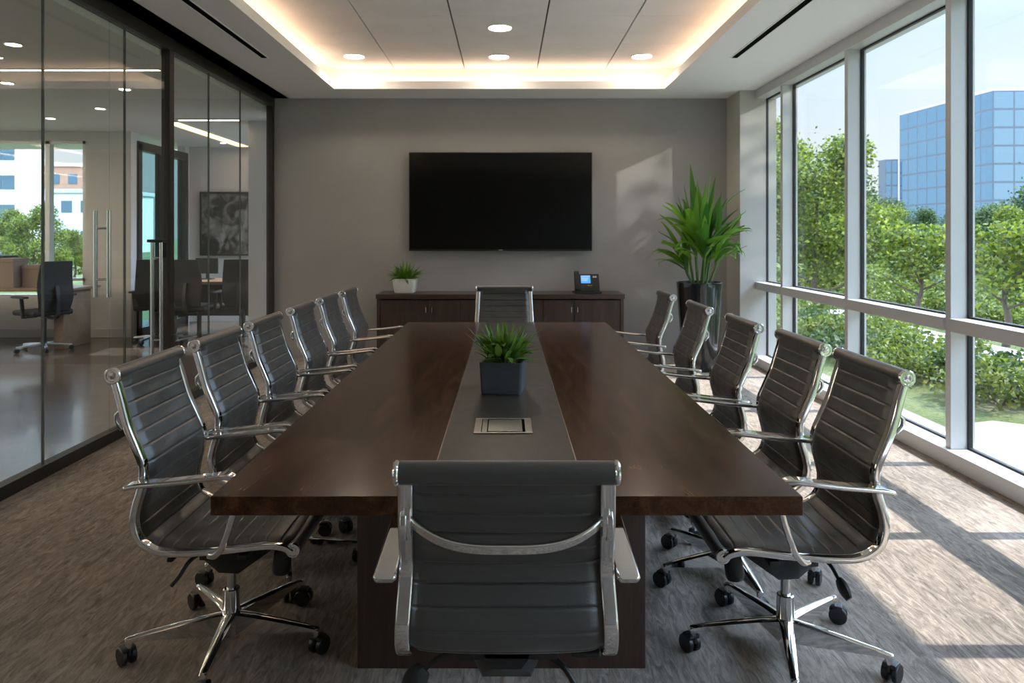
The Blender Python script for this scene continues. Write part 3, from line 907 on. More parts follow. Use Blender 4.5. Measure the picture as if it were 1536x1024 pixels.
far.location = (-.02, 5.76, .0); far.rotation_euler = (0, 0, PI)
tag(far, 'black ribbed leather chair at the far head of the table, facing the camera', 'chair', GRP)
near = make_chair(.055, .80, .02)
near.location = (0, 1.83, 0)
tag(near, 'black ribbed leather chair at the near end of the table, seen from behind', 'chair', GRP)

# ------------------------------------------------------------------ neighbouring office (behind the glass)
OZ = 2.85
bm = NB(); box(bm, -12, XL - .02, YF - 3, 12.3, -.12, -.002); struct('floor_office', bm, M['office_floor'], smooth=0)
bm = NB(); box(bm, -12, XL - .05, YF - 3, 12.3, OZ, 3.0); struct('ceiling_office', bm, M['office_ceiling'], smooth=0)
bm = NB(); box(bm, -12, XL + .2, YF - 3, 12.6, 3.0, 3.7); struct('roof_office', bm, M['canopy'], smooth=0)
WY = 10.15
bm = NB()
box(bm, -12, -7.6, WY, WY + .15, 0, OZ); box(bm, -7.6, -5.83, WY, WY + .15, 0, .55); box(bm, -7.6, -5.83, WY, WY + .15, 2.72, OZ); box(bm, -5.83, -5.2, WY, WY + .15, 0, OZ)
struct('wall_office_far', bm, M['office_wall'], smooth=0)
bm = NB(); box(bm, -12, -5.19, WY - .015, WY, 0, .12, .002); struct('baseboard_office', bm, M['pier'])
wo = empty('window_9', (-6.7, WY, .55)); wo['kind'] = 'structure'
bm = NB()
for x in (-7.58, -6.37, -5.85): box(bm, x - .03, x + .03, WY + .02, WY + .12, .55, 2.72)
for z in (.57, 2.70): box(bm, -7.6, -5.83, WY + .02, WY + .12, z - .02, z + .02)
box(bm, -7.6, -5.83, WY + .02, WY + .12, .78, .82)
bmesh.ops.translate(bm, vec=(6.7, -WY, -.55), verts=bm.verts[:]); obj('window_frame', bm, M['alu'], wo, 0)
bm = NB(); box(bm, -7.58, -5.85, WY + .065, WY + .075, .57, 2.70)
bmesh.ops.translate(bm, vec=(6.7, -WY, -.55), verts=bm.verts[:]); obj('glass_pane', bm, M['glass'], wo, 0)
# glazed return wall
gx = -5.2
bm = NB(); box(bm, gx - .12, gx, 10.3, 10.42, 0, OZ); box(bm, gx - .12, gx, 11.85, 12.1, 0, OZ)
struct('wall_office_return', bm, M['office_wall'], smooth=0)
wr = empty('window_10', (gx, 10.4, 0)); wr['kind'] = 'structure'
bm = NB()
for y in (10.36, 11.1, 11.86): box(bm, gx - .10, gx + .03, y - .05, y + .05, 0, 2.70)
box(bm, gx - .10, gx + .03, 10.31, 11.91, 2.62, 2.74); box(bm, gx - .10, gx + .03, 10.31, 11.91, 0, .10)
bmesh.ops.translate(bm, vec=(-gx, -10.4, 0), verts=bm.verts[:]); obj('window_frame', bm, M['bronze'], wr, 0)
bm = NB(); box(bm, gx - .03, gx - .02, 10.4, 11.85, .1, 2.62)
bmesh.ops.translate(bm, vec=(-gx, -10.4, 0), verts=bm.verts[:]); obj('glass_pane', bm, glass_mat('teal_reflection_glass', (.55, .72, .74), .8, .05), wr, 0)  # teal tint put into the glass to imitate reflections
bm = NB(); box(bm, gx, XL + .2, 12.0, 12.15, 0, OZ); struct('wall_office_end', bm, M['office_wall'], smooth=0)
bm = NB(); box(bm, -3.24, XL - .02, 9.2, 9.5, 0, OZ); struct('wall_office_pier', bm, M['pier'], smooth=0)
ws = empty('window_11', (-12, 4, 0)); ws['kind'] = 'structure'  # glazed side wall out of view, added to let daylight into the office
bm = NB()
for k in range(9): box(bm, -.05, .05, -8.2 + 2 * k - .04, -8.2 + 2 * k + .04, 0, OZ)
box(bm, -.05, .05, -8.3, 8.3, .0, .3); box(bm, -.05, .05, -8.3, 8.3, 2.75, OZ)
obj('window_frame', bm, M['alu'], ws, 0)
bm = NB(); box(bm, -.006, .006, -8.2, 8.2, .3, 2.75); obj('glass_pane', bm, M['glass'], ws, 0)
bm = NB(); box(bm, -12, XL, YF - 3.15, YF - 3, 0, OZ); struct('wall_office_near', bm, M['office_wall'], smooth=0)

# framed picture on the far office wall
pic = empty('framed_picture', (-4.60, 11.97, 1.60)); tag(pic, 'dark framed picture on the far office wall behind the glass', 'picture')
bm = NB()
for (a, b, c, d) in ((-.40, .42, -.52, -.49), (-.40, .42, .49, .52), (-.40, -.37, -.49, .49), (.39, .42, -.49, .49)): box(bm, a, b, -.03, .03, c, d, .003)
obj('frame', bm, M['bronze'], pic)
m, nt, out = new_mat('picture_print')
b = N(nt, 'ShaderNodeBsdfPrincipled'); b.inputs['Roughness'].default_value = .4
tc = N(nt, 'ShaderNodeTexCoord'); nz = N(nt, 'ShaderNodeTexNoise', Scale=4.2, Detail=6, Distortion=1.2); nt.links.new(tc.outputs['Object'], nz.inputs['Vector'])
rp = N(nt, 'ShaderNodeValToRGB'); e = rp.color_ramp.elements
e[0].position = .42; e[0].color = (.018, .018, .017, 1); e[1].position = .66; e[1].color = (.30, .28, .26, 1)
nt.links.new(nz.outputs['Fac'], rp.inputs[0]); nt.links.new(rp.outputs[0], b.inputs['Base Color']); nt.links.new(b.outputs[0], out.inputs[0])
bm = NB(); box(bm, -.372, .392, -.015, .02, -.492, .492); obj('print', bm, m, pic, 0)

# office lights
def strip_light(x0, x1, y0, y1, lab, led='led_office'):
    t = empty('linear_ceiling_light', ((x0 + x1) / 2, (y0 + y1) / 2, OZ)); tag(t, lab, 'ceiling light', 'linear lights in the office ceiling')
    w, d = (x1 - x0) / 2, (y1 - y0) / 2
    bm = NB(); box(bm, -w, w, -d, d, -.012, -.001); obj('diffuser', bm, M[led], t, 0)
    bm = NB()
    box(bm, -w - .012, -w, -d - .012, d + .012, -.02, 0); box(bm, w, w + .012, -d - .012, d + .012, -.02, 0)
    box(bm, -w, w, -d - .012, -d, -.02, 0); box(bm, -w, w, d, d + .012, -.02, 0)
    obj('housing', bm, M['office_ceiling'], t, 0)
strip_light(-4.05, -3.30, 9.02, 9.08, 'short linear light in the office ceiling in front of the framed picture')
strip_light(-4.32, -4.12, 9.2, 11.8, 'long warm linear light in the office ceiling running towards the framed picture', 'led_warm')
for q, xx in enumerate((-7.4, -8.8, -10.4)): strip_light(xx - .1, xx + .1, -2.5, 9.3, 'added unseen linear light over the open office, %s from the glass partition' % ('first', 'second', 'third')[q])  # linear lights out of view, added to brighten the office
strip_light(-5.6, -2.98, 6.28, 6.32, 'thin linear light in the office ceiling seen through the glass doors')
od = downlight_proto(.05); od.location = (-4.6, 8.3, OZ)
tag(od, 'small downlight in the office ceiling near the desk, farther from the glass', 'ceiling light', 'small downlights in the office ceiling')
for x, y, lab in ((-3.75, 7.2, 'small downlight in the office ceiling behind the dark partition post'), (-5.6, 9.0, 'small downlight in the office ceiling above the desk and window'), (-3.7, 5.5, 'small downlight in the office ceiling close behind the glass door'),
                  (-4.7, 6.9, 'small downlight in the office ceiling midway between glass door and desk'), (-4.4, 11.4, 'small downlight in the office ceiling close to the framed picture')):
    o = copy_tree(od); o.location = (x, y, OZ); tag(o, lab, 'ceiling light', 'small downlights in the office ceiling')

# office desk, chair, boxes
dk = empty('office_desk', (-6.6, 9.4, 0)); tag(dk, 'pale topped office desk with wooden end panel beyond the glass doors', 'desk')
bm = NB(); box(bm, -1.2, 1.17, -.40, .42, .72, .75, .004); obj('desktop', bm, M['oak'], dk)
bm = NB(); box(bm, .98, 1.10, -.30, .30, 0, .72, .004); obj('end_panel', bm, M['oak'], dk)
bm = NB(); box(bm, -1.1, .3, -.36, -.32, .05, .72, .003); obj('modesty_panel', bm, M['desk_dark'], dk)
bm = NB(); box(bm, -1.15, -1.09, -.35, .35, 0, .72, .003); obj('leg', bm, M['desk_dark'], dk)
for x, y, w, hgt, m, lab in ((.06, .08, .26, .40, 'box_dark', 'dark upright box on the office desk, tallest of the three'), (.31, -.04, .18, .37, 'box_tan', 'tan upright box on the office desk beside the dark box'), (.53, .08, .22, .28, 'box_tan', 'low tan box on the office desk nearest the office chair')):
    t = empty('desk_box', (-6.6 + x, 9.4 + y, .75)); tag(t, lab, 'box', 'boxes on the office desk')
    bm = NB(); box(bm, -w / 2, w / 2, -.14, .14, 0, hgt, .006); obj('box_body', bm, M[m], t)
    bm = NB(); box(bm, -w / 2 - .004, w / 2 + .004, -.144, .144, hgt - .05, hgt + .004, .004); obj('box_lid', bm, M[m], t)

def task_chair(hgt=1.08):
    t = empty('office_chair')
    bm = NB(); 
    pts = [(0, -.22, .50), (0, -.25, .65), (0, -.235, .85), (0, -.27, hgt)]
    pts = catmull(pts, 6)
    sweep(bm, pts, rrect(.215, .012, .010), side=(1, 0, 0), scales=[(.86 + .14 * math.sin(PI * i / (len(pts) - 1)), 1) for i in range(len(pts))]); obj('backrest', bm, M['mesh_back'], t, 45)
    bm = NB(); box(bm, -.24, .24, -.22, .25, .44, .505, .025, 3); obj('seat', bm, M['mesh_back'], t)
    bm = NB(); sweep(bm, catmull([(0, -.02, .42), (0, -.26, .42), (0, -.30, .60), (0, -.27, .80)], 5), rrect(.025, .012, .006), side=(1, 0, 0)); obj('back_support', bm, M['plastic'], t, 45)
    for s in (-1, 1):
        bm = NB(); sweep(bm, [(s * .27, -.05, .43), (s * .29, -.05, .66)], rrect(.02, .012, .005)); box(bm, s * .29 - .035, s * .29 + .035, -.15, .12, .66, .685, .01)
        box(bm, min(s * .12, s * .28), max(s * .12, s * .28), -.07, -.03, .42, .44)
        obj('armrest', bm, M['plastic'], t)
    bm = NB(); lathe(bm, [(.03, .44), (.028, .12), (.04, .11), (.04, .06), (.02, .05)], 16); obj('gas_column', bm, M['plastic'], t)
    for k in range(5):
        bm = NB(); sweep(bm, [(0, .03, .085), (0, .2, .075), (0, .31, .062)], rrect(.018, .014, .006), side=(1, 0, 0)); lg = obj('leg', bm, M['steel'], t); lg.rotation_euler = (0, 0, 2 * PI * k / 5 + .2)
        bm = NB(); lathe(bm, [(.02, -.022), (.03, -.016), (.03, .016), (.02, .022)], 14, mat=Matrix.Translation((0, .30, .03)) @ Matrix.Rotation(PI / 2, 4, 'Y')); obj('caster', bm, M['rubber'], lg)
    return t
oc = task_chair(1.10); oc.location = (-5.68, 9.0, 0); oc.rotation_euler = (0, 0, R(62))
tag(oc, 'black mesh office chair at the end of the desk beyond the glass doors', 'chair', 'office chairs beyond the glass partition')

# meeting table with chairs further right, behind the post
mt_ = empty('office_table', (-4.0, 10.3, 0)); tag(mt_, 'dark office table behind the glass below the framed picture', 'table')
bm = NB(); box(bm, -.95, .75, -.42, .42, .75, .79, .005); obj('tabletop', bm, M['oak'], mt_)
for x in (-.85, .62):
    bm = NB(); box(bm, x, x + .06, -.36, .36, 0, .75, .004); obj('leg', bm, M['desk_dark'], mt_)
bm = NB(); box(bm, -.79, .62, .30, .34, .25, .75, .003); obj('modesty_panel', bm, M['desk_dark'], mt_)
for x, y, rz, lab in ((-4.62, 9.72, 10, 'black office chair at the dark office table, nearest the glazed corner'), (-4.05, 9.66, -14, 'black office chair in the middle of the dark office table'), (-3.52, 9.80, 8, 'black office chair at the dark office table beside the pale pier')):
    o = copy_tree(oc); o.location = (x, y, 0); o.rotation_euler = (0, 0, R(rz)); tag(o, lab, 'chair', 'office chairs beyond the glass partition')
mon = empty('desk_monitor', (-4.25, 10.4, .79)); tag(mon, 'small dark monitor on the office table below the framed picture', 'monitor')
bm = NB(); box(bm, -.16, .16, -.012, .012, .08, .30, .006); obj('screen', bm, M['plastic'], mon)
bm = NB(); box(bm, -.09, .09, -.06, .06, 0, .012, .003); box(bm, -.02, .02, .012, .03, .01, .2); obj('stand', bm, M['plastic'], mon)
pp = empty('document_tray', (-3.72, 10.25, .79)); tag(pp, 'low pale document tray on the office table below the picture', 'tray')
bm = NB(); box(bm, -.17, .17, -.12, .12, 0, .05, .004); obj('tray', bm, M['box_tan'], pp)
bm = NB(); box(bm, -.15, .15, -.105, .105, .05, .09); obj('papers', bm, M['white_bldg'], pp, 0)
op = empty('office_plant', (-3.50, 10.9, 0)); tag(op, 'dark leafy office plant behind the glass beside the framed picture', 'plant')
bm = NB(); lathe(bm, [(.13, 0), (.17, .45), (.165, .46), (.15, .46), (.15, .42)], 24); obj('pot', bm, M['plastic'], op, 40)
bm = NB()
for i in range(130):
    a = rg.uniform(0, 2 * PI); e = rg.uniform(10, 85); z = rg.uniform(.45, .85)
    leaf(bm, (rg.uniform(-.07, .07), rg.uniform(-.07, .07), z), (math.cos(a) * math.cos(R(e)), math.sin(a) * math.cos(R(e)), math.sin(R(e))), rg.uniform(.2, .42), rg.uniform(.012, .03), rg.uniform(.2, 1.3), rg.uniform(-.5, .5), 6)
fobj('foliage', bm, M['leaf_big'], op)

# ------------------------------------------------------------------ outdoors
GZ = -.5
bm = NB()
NX = 30
box(bm, 2.97, 260, -60, 320, GZ - .4, GZ)
struct('ground', bm, M['lawn'], smooth=0)
bm = NB(); box(bm, -260, -12.2, -60, 320, GZ - .4, GZ); box(bm, -12.2, 2.97, 12.6, 320, GZ - .4, GZ); struct('ground_west', bm, M['lawn'], smooth=0)
bm = NB()
ps = catmull([(8.3, -8, 0), (8.0, 4, 0), (7.7, 10, 0), (7.7, 14, 0), (7.8, 19, 0), (8.0, 26, 0), (8.2, 34, 0)], 10)
rows = []
for i, p in enumerate(ps):
    tg = (ps[min(i + 1, len(ps) - 1)] - ps[max(i - 1, 0)]).normalized(); s = Vector((tg.y, -tg.x, 0)) * .75
    rows.append([bm.verts.new((p.x - s.x, p.y - s.y, GZ + .012)), bm.verts.new((p.x + s.x, p.y + s.y, GZ + .012)), bm.verts.new((p.x + s.x, p.y + s.y, GZ - .1)), bm.verts.new((p.x - s.x, p.y - s.y, GZ - .1))])
ring_faces(bm, rows); struct('path', bm, M['path'], smooth=0)
bm = NB()
pts = [(5.0 + 1.0 * math.cos(2 * PI * k / 24) * (1 + .2 * math.sin(3 * k)), 6.7 + .75 * math.sin(2 * PI * k / 24) * (1 + .15 * math.cos(2 * k))) for k in range(24)]
ring_faces(bm, [[bm.verts.new((x, y, GZ - .05)) for x, y in pts], [bm.verts.new((x, y, GZ + .01)) for x, y in pts]]); struct('ground_sand', bm, pbr('sand', (.30, .24, .17), .95, var=.1, vscale=3), smooth=0)

bm = NB(); box(bm, 2.97, 4.35, -8, 12.6, GZ - .1, GZ + .015); struct('ground_gravel', bm, pbr('pale_gravel', (.23, .21, .165), .95, var=.15, vscale=14, bump=.6, bscale=40), smooth=0)

def leaf_cloud(bm, lumps, count, size, rnd, shell=.55):
    """small folded leaves scattered through ellipsoid lumps"""
    tot = sum(l[3] * l[4] for l in lumps)
    for (cx, cy, cz, rx, rz) in lumps:
        for _ in range(int(count * rx * rz / tot)):
            while True:
                v = Vector((rnd.uniform(-1, 1), rnd.uniform(-1, 1), rnd.uniform(-1, 1)))
                if .01 < v.length < 1: break
            v = v.normalized() * (shell + (1 - shell) * rnd.random() ** .6) * (1 + .12 * rnd.gauss(0, 1))
            p = Vector((cx + v.x * rx, cy + v.y * rx, cz + v.z * rz))
            s = size * rnd.uniform(.6, 1.35)
            a = rnd.uniform(0, 2 * PI); e = rnd.uniform(-.6, 1.0)
            d = Vector((math.cos(a) * math.cos(e), math.sin(a) * math.cos(e), math.sin(e)))
            sd = d.cross(Vector((rnd.uniform(-1, 1), rnd.uniform(-1, 1), rnd.uniform(-1, 1))))
            if sd.length < .05: continue
            sd.normalize(); nn = sd.cross(d)
            q = [p, p + d * s * .5 + sd * s * .32 + nn * s * .08, p + d * s, p + d * s * .5 - sd * s * .32 + nn * s * .08]
            bm.faces.new([bm.verts.new(w) for w in q])

def make_tree(hgt, crown_r, trunk_h, count, size, m, seed, lumps_n=14, low=0.0):
    rnd = random.Random(seed)
    t = empty('tree')
    bm = NB()
    tr = .028 * hgt
    tops = []
    sweep(bm, catmull([(0, 0, -.1), (.02 * hgt, 0, trunk_h * .6), (-.01 * hgt, .02 * hgt, trunk_h), (0, 0, trunk_h + (hgt - trunk_h) * .6)], 4), circ(tr, 9), scales=[(1.15 - .07 * i, 1.15 - .07 * i) for i in range(13)])
    for k in range(7):
        a = k * 2.4; zz = trunk_h + (hgt - trunk_h) * .08 * k
        sweep(bm, catmull([(0, 0, zz * .8), (crown_r * .35 * math.cos(a), crown_r * .35 * math.sin(a), zz), (crown_r * .75 * math.cos(a), crown_r * .75 * math.sin(a), zz + hgt * .12)], 4), circ(tr * .4, 6), scales=[(1 - .09 * i, 1 - .09 * i) for i in range(9)])
    obj('trunk', bm, M['bark'], t, 60)
    lumps = [(0, 0, trunk_h + (hgt - trunk_h) * .5, crown_r * .62, (hgt - trunk_h) * .47)]
    for k in range(lumps_n):
        a = rnd.uniform(0, 2 * PI); f = rnd.uniform(low, .92)
        rad = crown_r * (.35 + .55 * math.sin(PI * min(1, max(.08, f * .85 + .1)))) * rnd.uniform(.7, 1.05)
        lr = crown_r * rnd.uniform(.24, .42)
        lumps.append((rad * .8 * math.cos(a), rad * .8 * math.sin(a), trunk_h + (hgt - trunk_h) * f, lr, lr * .8))
    bm = NB(); leaf_cloud(bm, lumps, count, size, rnd, .35)
    fobj('crown', bm, m, t)
    return t

def make_bush(r, hgt, count, size, m, seed):
    rnd = random.Random(seed)
    t = empty('bush')
    lumps = [(0, 0, hgt * .45, r * .75, hgt * .5)]
    for k in range(7):
        a = k * .9 + rnd.random(); lr = r * rnd.uniform(.35, .55)
        lumps.append((r * .6 * math.cos(a), r * .6 * math.sin(a), hgt * rnd.uniform(.3, .72), lr, hgt * rnd.uniform(.26, .38)))
    bm = NB(); leaf_cloud(bm, lumps, count, size, rnd, .4)
    for v in bm.verts: v.co.z = max(0.0, v.co.z)
    fobj('foliage', bm, m, t)
    bm = NB()
    for k in range(6):
        a = k * 1.05
        sweep(bm, [(0.03 * math.cos(a), .03 * math.sin(a), -.03), (r * .3 * math.cos(a), r * .3 * math.sin(a), hgt * .4), (r * .5 * math.cos(a), r * .5 * math.sin(a), hgt * .65)], circ(.012, 5))
    obj('stems', bm, M['bark'], t)
    return t

T1 = make_tree(5.2, 2.1, .7, 17000, .125, M['leaf_tree'], 11, 18)
T2 = make_tree(6.5, 2.9, .35, 14000, .18, M['leaf_tree_dark'], 12, 18)
T3 = make_tree(2.6, 1.2, .95, 2600, .12, M['leaf_tree'], 13, 8, .2)
def place(proto, used, x, y, s, rz, lab, cat, grp):
    o = proto if not used.get(proto.name) else copy_tree(proto)
    used[proto.name] = True
    o.location = (x, y, GZ); o.rotation_euler = (0, 0, rz); o.scale = (s, s, s)
    tag(o, lab, cat, grp); return o
U_ = {}
TG = 'trees outside the windows'
def at(px, D): return (px - 760) * D / 1100
trees = [
    (T1, 1226, 19.0, .84, 'leafy light green tree outside, in the middle of the second window pane from the corner'),
    (T1, 1150, 24.0, 1.10, 'light green tree outside, seen through the narrow corner window pane'),
    (T1, 1310, 26.0, .62, 'yellow green young tree outside, just beside the mullion of the third window bay'),
    (T2, 1270, 40.0, .95, 'distant green tree partly behind the mullion left of the glass building'),
    (T2, 1372, 44.0, .56, 'dark green tree in front of the left face of the glass building'),
    (T2, 1432, 40.0, .54, 'dark green tree outside, partly behind the thick mullion nearest the camera'),
    (T2, 1500, 30.0, .50, 'dark green tree outside in the nearest window bay below the glass building'),
    (T1, 1540, 22.0, .52, 'yellow green tree at the edge of the nearest window bay'),
    (T2, 1338, 54.0, .72, 'distant dark green tree at the foot of the lower glass wing'),
    (T2, 1474, 50.0, .62, 'distant green tree below the corner of the glass building'),
    (T2, 1590, 34.0, .9, 'dark green tree outside beyond the nearest window bay'),
    (T2, 1180, 52.0, 1.05, 'distant dark tree behind the light green tree in the second pane'),
    (T3, 1380, 15.6, .85, 'small young tree beside the pale path, seen below the transom in the third bay'),
    (T1, 4174, 2.9, 1.22, 'unseen leafy tree added outside the windows to dapple the light'),  # tree out of view, added to break the spot's beam into dapple
    (T3, 1508, 12.6, .85, 'small young tree beside the pale path, seen below the transom in the nearest bay'),
]
for i, (p, px, D, s, lab) in enumerate(trees):
    place(p, U_, at(px, D), D, s, i * 1.3, lab, 'tree', TG)
BU = [make_bush(.8, .52, 2200, .075, M['leaf_bush'], 21), make_bush(.7, .44, 1800, .07, M['leaf_tree_dark'], 22), make_bush(1.2, .95, 2600, .11, M['leaf_bush'], 23)]
bushes = []
rb = random.Random(5)
# row between the building and the path
near_row = [(5.6, 8.3, 0, .95), (6.1, 9.4, 1, 1.0), (5.3, 9.7, 0, .85), (6.2, 10.7, 0, 1.0), (5.2, 11.2, 1, 1.0), (5.9, 12.2, 0, 1.1), (5.0, 12.9, 0, 1.0), (6.2, 13.8, 1, 1.15), (5.2, 14.8, 0, 1.2), (6.4, 16.2, 0, 1.3), (5.4, 17.5, 1, 1.3), (6.5, 19.5, 0, 1.5), (6.2, 7.3, 1, .9), (6.6, 8.2, 0, .8)]
for i, (x, y, k, s) in enumerate(near_row): bushes.append((k, x, y, s, 'low bush between windows and path', 'bushes between the windows and the path'))
for i in range(16):
    y = 6.5 + i * 1.35; bushes.append((2, 9.7 + rb.uniform(-.3, .5), y, rb.uniform(.62, .85), 'rounded bush along the path\'s far side', 'bushes beyond the path'))
for i in range(11):
    y = 7.5 + i * 1.9; bushes.append((2, 12.0 + rb.uniform(-.3, .3), y, rb.uniform(.95, 1.2), 'dense bush in the middle row beyond the path', 'bushes in the middle row'))
for i in range(14):
    y = 9 + i * 2.3; bushes.append((2, 14.6 + i * .8 + rb.uniform(-.8, .8), y, rb.uniform(1.1, 1.5), 'tall bush under trees beyond the path', 'bushes under the trees'))
UB = {}
ORDW = 'first second third fourth fifth sixth seventh eighth ninth tenth eleventh twelfth thirteenth fourteenth fifteenth sixteenth seventeenth'.split()
rank = {}
for grp in sorted({b[5] for b in bushes}):
    for q, b in enumerate(sorted([b for b in bushes if b[5] == grp], key=lambda b: b[2])): rank[id(b)] = ORDW[q]
for b in bushes:
    k, x, y, s, lab, grp = b
    lab += ', ' + rank[id(b)] + ' counting away from the camera'
    place(BU[k], UB, x, y, s, rb.uniform(0, 6.28), lab, 'bush', grp)

# glass office tower
def facade(parent, p0, p1, z0, z1, cols, rows, matf, glassm):
    p0, p1 = Vector(p0), Vector(p1)
    d = (p1 - p0); L = d.length; d.normalize(); nn = Vector((d.y, -d.x, 0))
    if nn.y > 0 and abs(nn.y) > abs(nn.x): nn = -nn
    if abs(nn.x) >= abs(nn.y) and nn.x > 0: nn = -nn
    pane_me = None
    w, hgt = L / cols, (z1 - z0) / rows
    for i in range(cols):
        for j in range(rows):
            bm = NB()
            a, b = .16, w - .16; c, e = .2, hgt - .2
            jit = (noise.noise(Vector((i * 3.7, j * 2.1, cols))) * .0)
            vs = [bm.verts.new(d * a + Vector((0, 0, c)) + nn * (.02 + jit)), bm.verts.new(d * b + Vector((0, 0, c)) + nn * .02), bm.verts.new(d * b + Vector((0, 0, e)) + nn * (.02 - jit)), bm.verts.new(d * a + Vector((0, 0, e)) + nn * .02),
                  bm.verts.new(d * a + Vector((0, 0, c)) - nn * .1), bm.verts.new(d * b + Vector((0, 0, c)) - nn * .1), bm.verts.new(d * b + Vector((0, 0, e)) - nn * .1), bm.verts.new(d * a + Vector((0, 0, e)) - nn * .1)]
            for q in ((0, 1, 2, 3), (7, 6, 5, 4), (0, 4, 5, 1), (1, 5, 6, 2), (2, 6, 7, 3), (3, 7, 4, 0)): bm.faces.new([vs[k] for k in q])
            o = obj('window_pane', bm, glassm[(i * 7 + j * 3 + (i * j) % 5) % len(glassm)], parent, 0)
            o.location = p0 + d * (i * w) + Vector((0, 0, z0 + j * hgt)) - parent.location
ft = empty('office_tower', (96, 181, GZ)); tag(ft, 'tall blue glass office building standing behind the trees outside the windows', 'building')
A, Bc, Cc = Vector((97.0, 181, 0)), Vector((99.5, 150, 0)), Vector((112, 149.5, 0))
bm = NB()
foot = [A, Bc, Cc, Vector((113, 181, 0))]
ring_faces(bm, [[bm.verts.new(Vector((p.x, p.y, GZ)) - ft.location) for p in foot], [bm.verts.new(Vector((p.x, p.y, 30.9)) - ft.location) for p in foot]])
obj('structure', bm, M['bldg_frame'], ft, 0)
bm = NB(); ring_faces(bm, [[bm.verts.new(Vector((p.x, p.y, 30.9)) - ft.location) for p in foot], [bm.verts.new(Vector((p.x, p.y, 31.4)) - ft.location) for p in foot]]); obj('roof_parapet', bm, M['concrete'], ft, 0)
GL = [M['bldg_glass']]
facade(ft, A, Bc, 1.0, 30.8, 9, 8, None, GL)
facade(ft, Bc, Cc, 1.0, 30.8, 3, 8, None, [M['bldg_glass_b']])
wg = empty('glass_wing', (94, 185, GZ)); tag(wg, 'lower glass wing attached at the far end of the glass office building', 'building')
f2 = [Vector((94.3, 186, 0)), Vector((94.6, 183.2, 0)), Vector((97.2, 182.2, 0)), Vector((99, 186, 0))]
bm = NB(); ring_faces(bm, [[bm.verts.new(Vector((p.x, p.y, GZ)) - wg.location) for p in f2], [bm.verts.new(Vector((p.x, p.y, 20.2)) - wg.location) for p in f2]]); obj('structure', bm, M['bldg_frame'], wg, 0)
facade(wg, f2[1], f2[2], 1.0, 20, 2, 6, None, [M['bldg_glass']])
# far buildings seen through the office window
def far_block(x0, x1, y, dpt, z1, m, cols, rows, lab):
    t = empty('city_building', ((x0 + x1) / 2, y, GZ)); tag(t, lab, 'building')
    w = (x1 - x0) / 2
    bm = NB(); box(bm, -w, w, 0, dpt, 0, z1); obj('walls', bm, m, t, 0)
    bm = NB(); box(bm, -w - .2, w + .2, -.2, dpt + .2, z1, z1 + .4); obj('roof', bm, M['concrete'], t, 0)
    for i in range(cols):
        for j in range(rows):
            bm = NB(); cx = -w + (i + .5) * 2 * w / cols; cz = (j + .55) * z1 / rows
            box(bm, cx - .55, cx + .55, -.06, .02, cz - .6, cz + .6); obj('window', bm, M['win_dark'], t, 0)
far_block(-60, -40, 75, 8, 6.2, M['white_bldg'], 10, 2, 'low white building seen through the office window')
far_block(-63, -50, 90, 10, 10.3, M['brick'], 6, 3, 'brick coloured building behind the white one through the office window')
far_block(-45.2, -42.9, 64, 4, 10.2, M['white_bldg'], 2, 4, 'narrow pale tower at the edge of the office window')
for px, D, s, lab in ((50, 26, .56, 'bright green tree outside the office window beside the glass joint'), (112, 32, .40, 'small green tree outside the narrow office window'), (12, 34, .58, 'green tree outside the office window below the pale tower'), (88, 40, .42, 'distant tree outside the office window in front of the white building')):
    o = copy_tree(T1); o.location = (at(px, D), D, GZ); o.scale = (s,) * 3; o.rotation_euler = (0, 0, px); tag(o, lab, 'tree', 'trees outside the office window')

# ------------------------------------------------------------------ light
sun = bpy.data.lights.new('sun', 'SUN'); sun.energy = 2.6; sun.angle = R(.6); sun.color = (1.0, .95, .88)
so = bpy.data.objects.new('sun', sun); COL.objects.link(so)
dirv = Vector((-1, 0.0, -1.22)).normalized()
so.rotation_euler = dirv.to_track_quat('-Z', 'Y').to_euler(); so.location = (20, 0, 25)

gl = bpy.data.lights.new('added_glint_spot', 'SPOT'); gl.energy = 6000; gl.spot_size = R(9); gl.spot_blend = .5; gl.shadow_soft_size = .14; gl.color = (1.0, .93, .84)
go = bpy.data.objects.new('added_glint_spot', gl); COL.objects.link(go)      # added spotlight, standing in for sun thrown back by an imagined glass front
go.location = Vector((1.45, 8.4, 1.6)) + Vector((.75, -.55, .37)).normalized() * 25
go.rotation_euler = (Vector((1.45, 8.4, 1.6)) - go.location).to_track_quat('-Z', 'Y').to_euler()

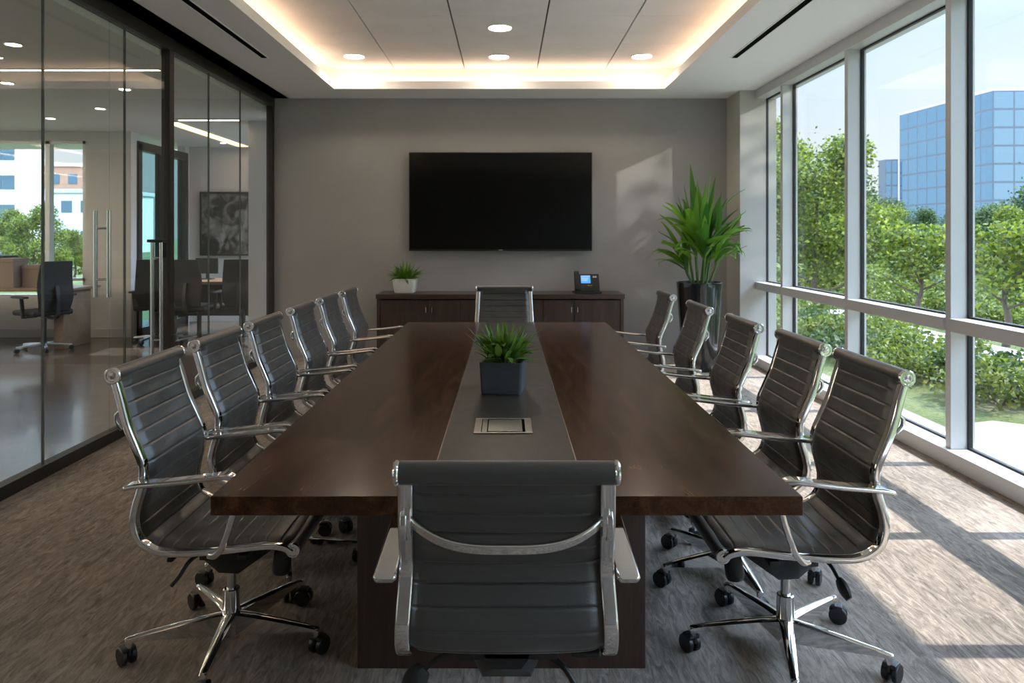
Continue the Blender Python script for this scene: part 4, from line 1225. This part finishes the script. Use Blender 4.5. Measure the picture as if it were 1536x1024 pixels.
w = bpy.data.worlds.new('sky'); SC.world = w; w.use_nodes = True
nt = w.node_tree; nt.nodes.clear()
out = N(nt, 'ShaderNodeOutputWorld'); bg = N(nt, 'ShaderNodeBackground'); bg.inputs[1].default_value = .97
tc = N(nt, 'ShaderNodeTexCoord'); sp = N(nt, 'ShaderNodeSeparateXYZ'); nt.links.new(tc.outputs['Generated'], sp.inputs[0])
rp = N(nt, 'ShaderNodeValToRGB'); e = rp.color_ramp.elements
e[0].position = 0; e[0].color = (.315, .333, .347, 1); e[1].position = 1; e[1].color = (.5, .8, 1.4, 1)
for pos, c in ((.10, (.305, .333, .352)), (.24, (.26, .317, .370)), (.275, (.31, .38, .46)), (.32, (1.0, 1.32, 1.78)), (.43, (2.1, 2.8, 3.8)), (.8, (1.7, 2.3, 3.3))):
    k = e.new(pos); k.color = (*c, 1)
nt.links.new(sp.outputs['Z'], rp.inputs[0])
nz = N(nt, 'ShaderNodeTexNoise', Scale=3.2, Detail=7, Roughness=.6); mp = N(nt, 'ShaderNodeMapping'); mp.inputs['Scale'].default_value = (1, 1, 3.2)
nt.links.new(tc.outputs['Generated'], mp.inputs[0]); nt.links.new(mp.outputs[0], nz.inputs['Vector'])
cr_ = N(nt, 'ShaderNodeValToRGB'); cr_.color_ramp.elements[0].position = .5; cr_.color_ramp.elements[1].position = .8; cr_.color_ramp.elements[1].color = (.6, .6, .6, 1)
nt.links.new(nz.outputs['Fac'], cr_.inputs[0])
mx = N(nt, 'ShaderNodeMix', data_type='RGBA'); mx.inputs['B'].default_value = (.33, .338, .347, 1)
nt.links.new(cr_.outputs[0], mx.inputs['Factor']); nt.links.new(rp.outputs[0], mx.inputs['A'])
nt.links.new(mx.outputs['Result'], bg.inputs[0]); nt.links.new(bg.outputs[0], out.inputs[0])

# ------------------------------------------------------------------ camera
cam = bpy.data.cameras.new('camera'); cam.sensor_width = 36; cam.lens = 1100 / 1536 * 36
cam.shift_x = 8 / 1536; cam.shift_y = -160 / 1536
cam.dof.use_dof = True; cam.dof.focus_distance = 2.7; cam.dof.aperture_fstop = 6.3
cam.clip_start = .05; cam.clip_end = 1000
co = bpy.data.objects.new('camera', cam); COL.objects.link(co)
co.location = (0, 0, 1.42); co.rotation_euler = (PI / 2, 0, 0)
SC.camera = co
SC.view_settings.view_transform = 'Standard'; SC.view_settings.look = 'None'
SC.view_settings.exposure = 1.74; SC.view_settings.gamma = 1.0; SC.view_settings.use_curve_mapping = False
SC.cycles.max_bounces = 12; SC.cycles.transparent_max_bounces = 24; SC.cycles.diffuse_bounces = 5
SC.cycles.sample_clamp_indirect = 6
